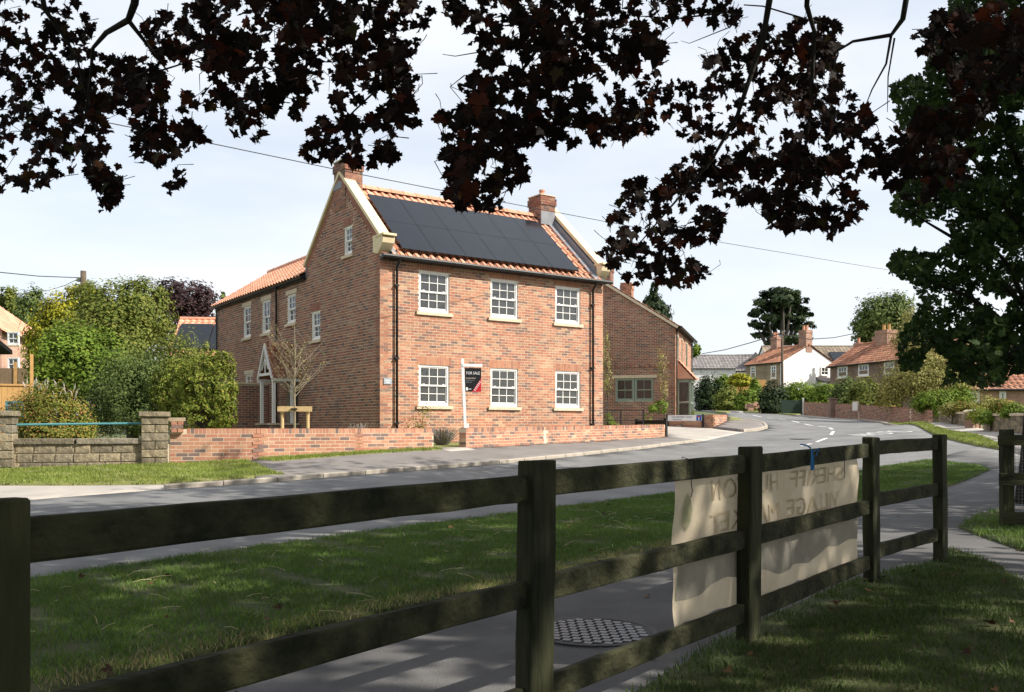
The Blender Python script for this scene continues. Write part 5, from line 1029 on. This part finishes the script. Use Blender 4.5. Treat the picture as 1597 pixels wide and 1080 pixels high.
tree('golden_shrub_tree', 1440, 560, 46, 'pale gold-green spreading shrub overhanging the old brick wall', [(1430,590,54,36,0),(1475,600,46,30,-.5),(1395,605,32,30,.4),(1455,560,44,30,0),(1425,530,34,30,.5),(1500,590,32,28,0),(1435,500,26,22,.5)], 22000, .12, M_straw, nsub=80, spread=.25, shell=.6, seed=25)
tree('ivy_shrub', 1480, 615, 42, 'glossy dark green ivy mound tumbling behind the end of the brick wall', [(1460,625,30,16,0),(1500,618,20,16,0),(1440,632,18,14,0),(1480,640,30,14,-.2)], 7000, .11, M_green, 'shrub', 60, seed=26)
for k, (x, y, rx, rz, d, mm, lab) in enumerate(((1205,620,20,24,61.5,M_darkg,'dark clipped hedge block right beside the telegraph pole'),(1250,612,32,16,62,M_green,'long green hedge running in front of the white gable'),(1290,615,24,18,60,M_green,'mid green hedge end behind the roadside brick wall'),(1320,615,22,24,56,M_greyg,'grey-green garden shrub over the brick wall below the casement windows'),(1350,615,26,26,53.5,M_olive,'olive shrub growing against the long brick cottage'),(1385,622,18,22,50.5,M_mix,'bronze leaved shrub below the pale gold shrub'),(1105,612,22,26,76,M_darkg,'dark hedge mass beyond the sage bay window'),(1128,600,14,14,78,M_green,'light green conifer beside the grey bungalow'),(1155,592,16,8,76,M_yellow,'golden yellow shrub over the far timber fence'),(1135,622,20,16,72,M_olive,'rough hedge bank along the far path'),(1165,624,16,16,70,M_green,'leafy green hedge by the far litter bin'),(1178,612,8,20,72,M_green,'tall green bush at the stone cottage front garden'),(1178,600,5,7,84,M_red,'dark red shrub in front of the stone cottage'))):
    tree('hedge' if 'hedge' in lab else 'garden_shrub', x, y-rz, d, lab, [(x,y,rx,rz,0),(x-rx*.5,y+rz*.3,rx*.6,rz*.8,0),(x+rx*.5,y+rz*.3,rx*.6,rz*.8,0),(x,y+rz*.7,rx,rz*.6,-.3)], 4200, .003*d+.02, mm, 'hedge' if 'hedge' in lab else 'shrub', 60, .2, .8, seed=40+k, trunk=True, r=.06)
q = P(1160,600,77); simple('trellis_fence', 'orange-brown timber trellis fence under the golden shrub', 'fence', [('panel', MB().box((-1.0,0,-2.2),(1.9,.06,.4)), M_fencew), ('post', MB().box((-1.1,-.05,-2.2),(-.98,.1,.6)), M_fenceb)], tuple(q))
q = P(1185,640,66); rk_ = empty('rubble_bank', tuple(q), 0, 'heap of pinkish rubble stones on the verge at the hedge foot', 'rubble'); g_ = random.Random(8)
for i in range(26): o = MB().obox((g_.uniform(-.9,.6), g_.uniform(-.4,.4), g_.uniform(0,.5)), (g_.uniform(.12,.25),0,g_.uniform(-.05,.05)), (0,.14,0), (0,0,g_.uniform(.06,.12))).build('stone', M_fbrickl, rk_)
for k, (x, y, d, mm, lab) in enumerate(((1485,638,33.5,M_straw,'yellow flowering plants above the low stone garden wall'),(1505,634,33,M_mix,'orange tinted border plants behind the stone wall pier'),(1528,645,30,M_hedge,'green foliage spilling round the brick gate pier'),(1562,632,27.5,M_mix,'red and yellow shrub above the shaded stone wall'),(1580,640,26,M_green,'dark green trailing plant on the shaded garden wall'),(1545,650,27.6,M_green,'small green trailing clump at the wall end by the gate'),(1540,628,34,M_straw,'tall pale grasses in the garden before the bungalow'))):
    tree('border_plant', x, y-12, d, lab, [(x,y,16,12,0),(x+9,y+3,12,10,0),(x-9,y+4,12,9,0)], 1500, .075, mm, 'plant', 34, .25, .6, seed=70+k, trunk=True, r=.02)
spikes('potted_shrub', 1080, 640, 39.5, 'round bright green potted shrub in front of the bay window', 60, .6, M_hedge, .2, 9)
# ------------------------------------------------------------------ purple maple overhead
POLY = [
 [(-60,-40),(110,-40),(115,0),(150,40),(130,75),(190,95),(235,85),(262,130),(255,200),(240,185),(200,165),(165,185),(185,260),(185,310),(165,330),(145,290),(130,235),(95,280),(60,295),(30,300),(-60,295)],
 [(200,215),(230,190),(300,190),(318,235),(290,240),(262,235),(255,255),(235,255),(205,250)], [(160,95),(250,100),(255,165),(250,210),(225,215),(160,170)], [(255,262),(288,262),(285,295),(258,295)],
 [(225,40),(270,20),(290,-40),(480,-40),(480,140),(455,165),(420,150),(400,175),(345,150),(325,175),(285,175),(275,120),(235,90)], [(350,150),(440,150),(435,185),(405,230),(385,215),(365,215),(355,185)], [(455,160),(480,155),(480,185),(465,190)],
 [(440,-40),(660,-40),(665,40),(650,70),(640,85),(625,95),(655,110),(640,140),(640,175),(610,165),(590,155),(575,145),(540,165),(510,150),(475,140),(440,150)], [(470,205),(520,190),(530,165),(590,185),(600,150),(640,140),(640,180),(668,190),(650,205),(630,200),(625,240),(605,260),(580,250),(570,230),(560,240),(548,262),(530,250),(475,250)],
 [(673,-40),(680,0),(714,47),(735,75),(742,104),(723,132),(685,132),(667,150),(685,189),(698,226),(707,262),(681,290),(689,315),(733,326),(775,321),(797,299),(785,275),(815,255),(824,233),(880,238),(935,230),(974,226),(1008,205),(1029,183),(1042,158),(1025,124),(1037,94),(1037,25),(1042,-40)], [(800,262),(818,262),(815,282),(800,282)],
 [(1093,85),(1120,70),(1160,60),(1180,50),(1238,26),(1300,38),(1300,370),(1289,310),(1246,332),(1238,358),(1208,358),(1190,345),(1204,311),(1178,315),(1144,336),(1123,341),(1127,371),(1093,380),(1067,380),(1067,405),(1095,413),(1110,439),(1059,456),(1033,443),(982,439),(944,413),(935,400),(957,324),(991,281),(1029,298),(1067,239),(1046,226),(1037,196),(1045,120),(1093,140),(1110,115)], [(1042,-40),(1150,-40),(1155,38),(1110,45),(1050,45)],
 [(1225,25),(1300,50),(1310,110),(1330,160),(1400,200),(1470,160),(1480,110),(1440,100),(1420,60),(1480,30),(1660,-10),(1660,110),(1560,150),(1520,210),(1495,285),(1480,300),(1466,325),(1422,310),(1372,292),(1345,275),(1310,290),(1350,311),(1335,340),(1300,375),(1275,355),(1225,360),(1225,300)]]
GAPS = [(1215,200,42,30),(1130,190,22,20),(105,100,14,10),(60,170,12,9),(300,90,10,8),(700,170,10,8),(880,120,12,8),(950,60,16,12),(1010,120,12,10),(560,110,12,8),(1270,280,20,14),(1060,345,12,9),(600,60,10,7),(410,60,12,7),(790,180,12,8),(1170,260,14,12),(1330,230,14,8),(150,130,12,8),(20,230,12,8)]
half = [(0,-.08),(.07,-.16),(.20,-.22),(.24,-.14),(.40,-.12),(.30,0),(.52,.10),(.42,.17),(.50,.30),(.34,.27),(.26,.24),(.24,.40),(.17,.46),(.13,.58),(.06,.62),(0,.82)]
MAPLE = [(x, y-.3) for x, y in half]+[(-x, y-.3) for x, y in half[-2:0:-1]]
g = np.random.default_rng(21)
mt = (4.2,-3.2); maple = empty('purple_maple_tree', (mt[0], mt[1], zg(*mt)), 0, 'dark purple-leaved maple whose hanging branches frame the top of the view', 'tree'); mo_ = np.array(maple.location)
def dep(px, py): return 5.9+.8*np.sin(px*.006+1)+.5*np.sin(py*.013+px*.011)
twg = MB(); LC = []; holes = np.stack([g.uniform(-20, 1400, 260), g.uniform(-20, 440, 260), g.uniform(5, 15, 260), g.uniform(5, 12, 260)], 1)
for pl_ in POLY:
    xs = [p[0] for p in pl_]; ys = [p[1] for p in pl_]; A = .5*abs(sum(pl_[i][0]*pl_[(i+1) % len(pl_)][1]-pl_[(i+1) % len(pl_)][0]*pl_[i][1] for i in range(len(pl_)))); nc = max(3, int(A/375)); k = 0; tries = 0
    while k < nc and tries < 40*nc:
        tries += 1; x, y = g.uniform(min(xs), max(xs)), g.uniform(min(ys), max(ys))
        if not inpoly([x], [y], pl_)[0]: continue
        if any(((x-a)/c)**2+((y-b)/e)**2 < 1 for a, b, c, e in GAPS) and g.random() < .93: continue
        k += 1; d = dep(x, y)+g.normal(0, .45); nl = g.integers(4, 8); c0 = np.array(P(x, y, d)); stem = Vector(c0)+Vector((g.normal(0,.05), g.normal(0,.05), .05));
        if g.random() < .7: twg.tube([stem+Vector((g.normal(0,.05),g.normal(0,.05),.03)), stem, Vector(c0)-Vector((0,0,.03))], [.003,.0025,.0015], 3, False)
        for j in range(nl):
            xx, yy = x+g.normal(0, 15), y+g.normal(0, 14)
            if not inpoly([xx], [yy], pl_)[0]:
                xx, yy = x+(xx-x)*.3, y+(yy-y)*.3
            if holes[np.hypot((holes[:, 0]-xx)/holes[:, 2], (holes[:, 1]-yy)/holes[:, 3]) < 1].size: continue
            dd = d+g.normal(0, .18); LC.append(np.array(P(xx, yy, dd)))
LC = np.array(LC); n = len(LC); tip = np.stack([g.normal(0, .5, n), g.normal(0, .5, n), -1+g.normal(0, .35, n)], 1); Nn = np.stack([g.normal(0, .55, n), -.8+g.normal(0, .5, n), .25+g.normal(0, .5, n)], 1); sz = .086*g.uniform(.55, 1.35, n)
order = np.argsort(LC[:, 1]/sz); near = order[:300]; rest = order[300:]
shape_leaves('foliage', LC[rest]-mo_, Nn[rest], sz[rest], M_maple, maple, g, MAPLE, tip[rest])
one = shape_leaves('leaf', np.zeros((1,3)), np.array([[0,0,1.]]), np.array([1.]), M_mapleo, maple, g, MAPLE, np.array([[0,1.,0]])); lme = one.data; del one['kind']; bpy.data.objects.remove(one)
for i in near:
    z = Vector(Nn[i]).normalized(); y = Vector(tip[i]); y = (y-z*y.dot(z)).normalized(); x = y.cross(z); M4 = Matrix((x, y, z)).transposed().to_4x4(); o = link(bpy.data.objects.new('leaf', lme), maple); o.matrix_basis = Matrix.Translation(Vector(LC[i]-mo_))@M4@Matrix.Scale(sz[i], 4)
# boughs seen against the sky, joined up to the trunk behind the viewer
def bough(seq, r0, r1, up=None):
    p = [P(*t) for t in seq]; p = ([Vector(up)] if up else [])+p; n = len(p); MB().tube([q-Vector(mo_) for q in p], [(r0+(r1-r0)*i/(n-1))*.62 for i in range(n)], 7).build('branch', M_mbark, maple, smooth=True)
hub = (2.6,-1.0,5.6)
bough([(215,-60,5.2),(210,5,5.3),(200,32,5.4),(165,52,5.5),(145,75,5.6),(140,130,5.7),(130,200,5.8)], .05, .006, (.2,1.8,5.2)); bough([(200,32,5.4),(222,60,5.5),(245,90,5.6),(262,112,5.7)], .024, .008)
bough([(55,-60,5.0),(70,15,5.1),(95,50,5.2),(120,90,5.4),(135,150,5.6)], .035, .006, (.0,1.6,5.0)); bough([(245,118,5.6),(252,110,5.6),(300,95,5.8),(380,70,6.0)], .012, .005)
bough([(480,-60,5.6),(478,30,5.8),(462,60,5.9),(440,80,6)], .02, .004, (.8,1.4,5.4)); bough([(560,-60,5.6),(590,60,5.9),(598,130,6.1),(535,190,6.2),(520,220,6.3)], .026, .004, (1.0,1.5,5.5)); bough([(860,-60,5.5),(850,60,5.8),(800,130,6),(740,180,6.1),(720,280,6.2)], .032, .004, (1.4,1.2,5.4)); bough([(690,85,6),(710,88,6),(745,82,6)], .003, .006)
bough([(1215,-60,5.6),(1200,0,5.7),(1190,60,5.8),(1150,180,5.9),(1110,250,6.0),(1040,330,6.1),(980,400,6.2)], .045, .005, (2.2,1.2,5.5)); bough([(1262,-50,5.5),(1258,10,5.6),(1270,50,5.7),(1265,160,5.8),(1255,240,5.9),(1290,280,5.9),(1320,330,6)], .035, .004, (2.4,1.1,5.5)); bough([(1160,8,5.7),(1190,10,5.7),(1240,25,5.7),(1290,40,5.7)], .006, .01); bough([(1420,-40,5.5),(1408,30,5.6),(1390,55,5.6),(1330,65,5.7),(1290,90,5.8)], .04, .008, (3.2,1.3,5.4)); bough([(1390,55,5.6),(1382,100,5.6),(1360,140,5.7),(1350,165,5.7)], .014, .004); bough([(1395,60,5.6),(1385,120,5.6),(1384,175,5.6)], .01, .003); bough([(1140,42,5.9),(1100,58,5.9),(1075,68,5.9),(1062,64,5.9)], .006, .002); bough([(980,25,5.9),(1010,26,5.9),(1050,30,5.8),(1130,20,5.7)], .004, .01)
T = [Vector(t) for t in ((.2,1.8,5.2),(0,1.6,5),(.8,1.4,5.4),(1,1.5,5.5),(1.4,1.2,5.4),(2.2,1.2,5.5),(2.4,1.1,5.5),(3.2,1.3,5.4))]
for t in T: MB().tube([Vector(v)-Vector(mo_) for v in ((mt[0],mt[1],3.2),((mt[0]+t.x)/2,(mt[1]+t.y)/2,4.7),t)], [.12,.08,.045], 7).build('limb', M_mbark, maple, smooth=True)
b = MB(); b.v = [tuple(Vector(v)-Vector(mo_)) for v in twg.v]; b.f = twg.f; b.r = twg.r; o = b.build('twigs', M_mbark, maple, fix=False); o['kind'] = 'stuff'
MB().tube([(0,0,-.3),(.02,.02,1.2),(0,0,2.4),(-.05,.05,3.6),(0,.1,6.5)], [.34,.27,.24,.16,.05], 12).build('trunk', M_bark, maple, smooth=True)
# the rest of the crown above and to the right of the view: it shades the fence, path and verge
def above(n, X, Y, H, seed, ncl, rad):
    g = np.random.default_rng(seed); c = np.stack([g.uniform(*X, ncl), g.uniform(*Y, ncl), g.uniform(*H, ncl)], 1); j = g.integers(0, ncl, n); p = c[j]+g.normal(0, 1, (n, 3))*np.array([rad, rad, rad*.5]); px = CX+F*p[:, 0]/np.maximum(p[:, 1], .05); py = HY-F*(p[:, 2]-EYE)/np.maximum(p[:, 1], .05)
    vis = (p[:, 1] > .3) & (px > -40) & (px < 1640) & (py > -25); return p[~vis & (p[:, 2] > 3.2)], g
p, g2 = above(52000, (-7,13.5), (-8,9.5), (5.6,9.8), 5, 420, .55)
leaf_quads('crown', p-mo_, g2.normal(size=p.shape)*.6+np.array([.6,-.2,.8]), .21*g2.uniform(.7,1.3,len(p)), M_maple, maple, g2, .8)
def litter(parent, poly, n, seed, lift):
    g = np.random.default_rng(seed); xs = [p[0] for p in poly]; ys = [p[1] for p in poly]; x = g.uniform(max(min(xs), -5), min(max(xs), 9), n*8); y = g.uniform(max(min(ys), .5), min(max(ys), 14), n*8); k = inpoly(x, y, poly); x, y = x[k][:n], y[k][:n]; c = np.stack([x, y, zgs(x, y)+lift], 1)-np.array(parent.location); m_ = len(x)
    o = shape_leaves('fallen_leaves', c, np.array([0, 0, 1.])+g.normal(0, .35, (m_, 3)), .06*g.uniform(.5, 1.2, m_), M_fallen, parent, g, MAPLE, g.normal(size=(m_, 3)), .3); return o
M_fallen = leafmat('fallen_leaf', [(0,(.05,.025,.015)),(.6,(.12,.06,.03)),(1,(.22,.13,.06))], 0)
litter(lawn_near, near_poly, 90, 3, .05); litter(verge, verge_poly, 60, 4, .05); litter(bpy.data.objects['path'], path_poly, 70, 5, .012)
# ------------------------------------------------------------------ oak on the right
OAK = [(1700,-60),(1480,-60),(1480,20),(1440,110),(1390,135),(1400,190),(1450,230),(1400,290),(1392,330),(1430,350),(1470,340),(1490,370),(1460,395),(1392,390),(1388,425),(1420,440),(1440,470),(1420,500),(1400,530),(1405,575),(1430,580),(1450,540),(1480,560),(1470,600),(1500,595),(1530,605),(1560,600),(1575,585),(1597,580),(1700,575)]
ok = (7.25,12.5); oak = empty('oak_tree', (ok[0], ok[1], zg(*ok)), 0, 'dark green oak filling the right side with its trunk behind the netted fence', 'tree'); oo = np.array(oak.location); g = np.random.default_rng(31)
px = g.uniform(1380, 1700, 60000); py = g.uniform(-60, 610, 60000); k = inpoly(px, py, OAK); px, py = px[k], py[k]
cl_ = np.stack([g.uniform(1385, 1700, 330), g.uniform(-60, 610, 330)], 1); dc = g.uniform(9.6, 13.6, 330); dd = np.hypot(px[:, None]-cl_[None, :, 0], (py[:, None]-cl_[None, :, 1])*1.3); j = dd.argmin(1); dm_ = dd.min(1); keep = (dm_ < g.uniform(9, 32, len(px))); px, py, j = px[keep], py[keep], j[keep]
n = min(len(px), 24000); px, py, j = px[:n], py[:n], j[:n]; d = dc[j]+g.normal(0, .25, n); Cc = np.stack([d*(px-CX)/F, d, EYE+d*(HY-py)/F], 1)
hl = [(0,-.5),(.06,-.35),(.14,-.28),(.11,-.18),(.24,-.08),(.17,.04),(.29,.16),(.2,.26),(.2,.38),(.08,.5)]; OL = hl+[(-x, y) for x, y in hl[::-1][:-1]]
shape_leaves('foliage', Cc-oo, g.normal(size=(n, 3))*.7+np.array([.2,-.5,.6]), .105*g.uniform(.7,1.3,n), M_oak, oak, g, OL, np.stack([g.normal(0,.7,n), g.normal(0,.7,n), -.4+g.normal(0,.5,n)], 1))
p, g2 = above(26000, (6.5,17), (8.5,15), (3.4,10.5), 8, 170, .6); leaf_quads('crown', p-oo, g2.normal(size=p.shape)*.6+np.array([.5,-.2,.8]), .19*g2.uniform(.7,1.3,len(p)), M_oak, oak, g2, .8)
b = MB().tube([(0,0,-.3),(0,0,.6),(.05,0,1.6),(0,.05,3.2),(.3,0,6),(.5,.2,9)], [.36,.25,.22,.2,.14,.05], 12)
for (x, y, dpt) in ((1420,150,11),(1400,320,11),(1395,420,11.5),(1410,540,12),(1500,60,11),(1520,350,10.5),(1560,560,11)): t = P(x, y, dpt)-Vector(oak.location); h0 = max(1.8, t.z*.65); b.tube([(.02,0,h0), Vector((.02,0,h0)).lerp(t, .5)+Vector((0,0,.25)), t], [.05,.028,.005], 6)
b.build('trunk', M_mbark, oak, smooth=True)
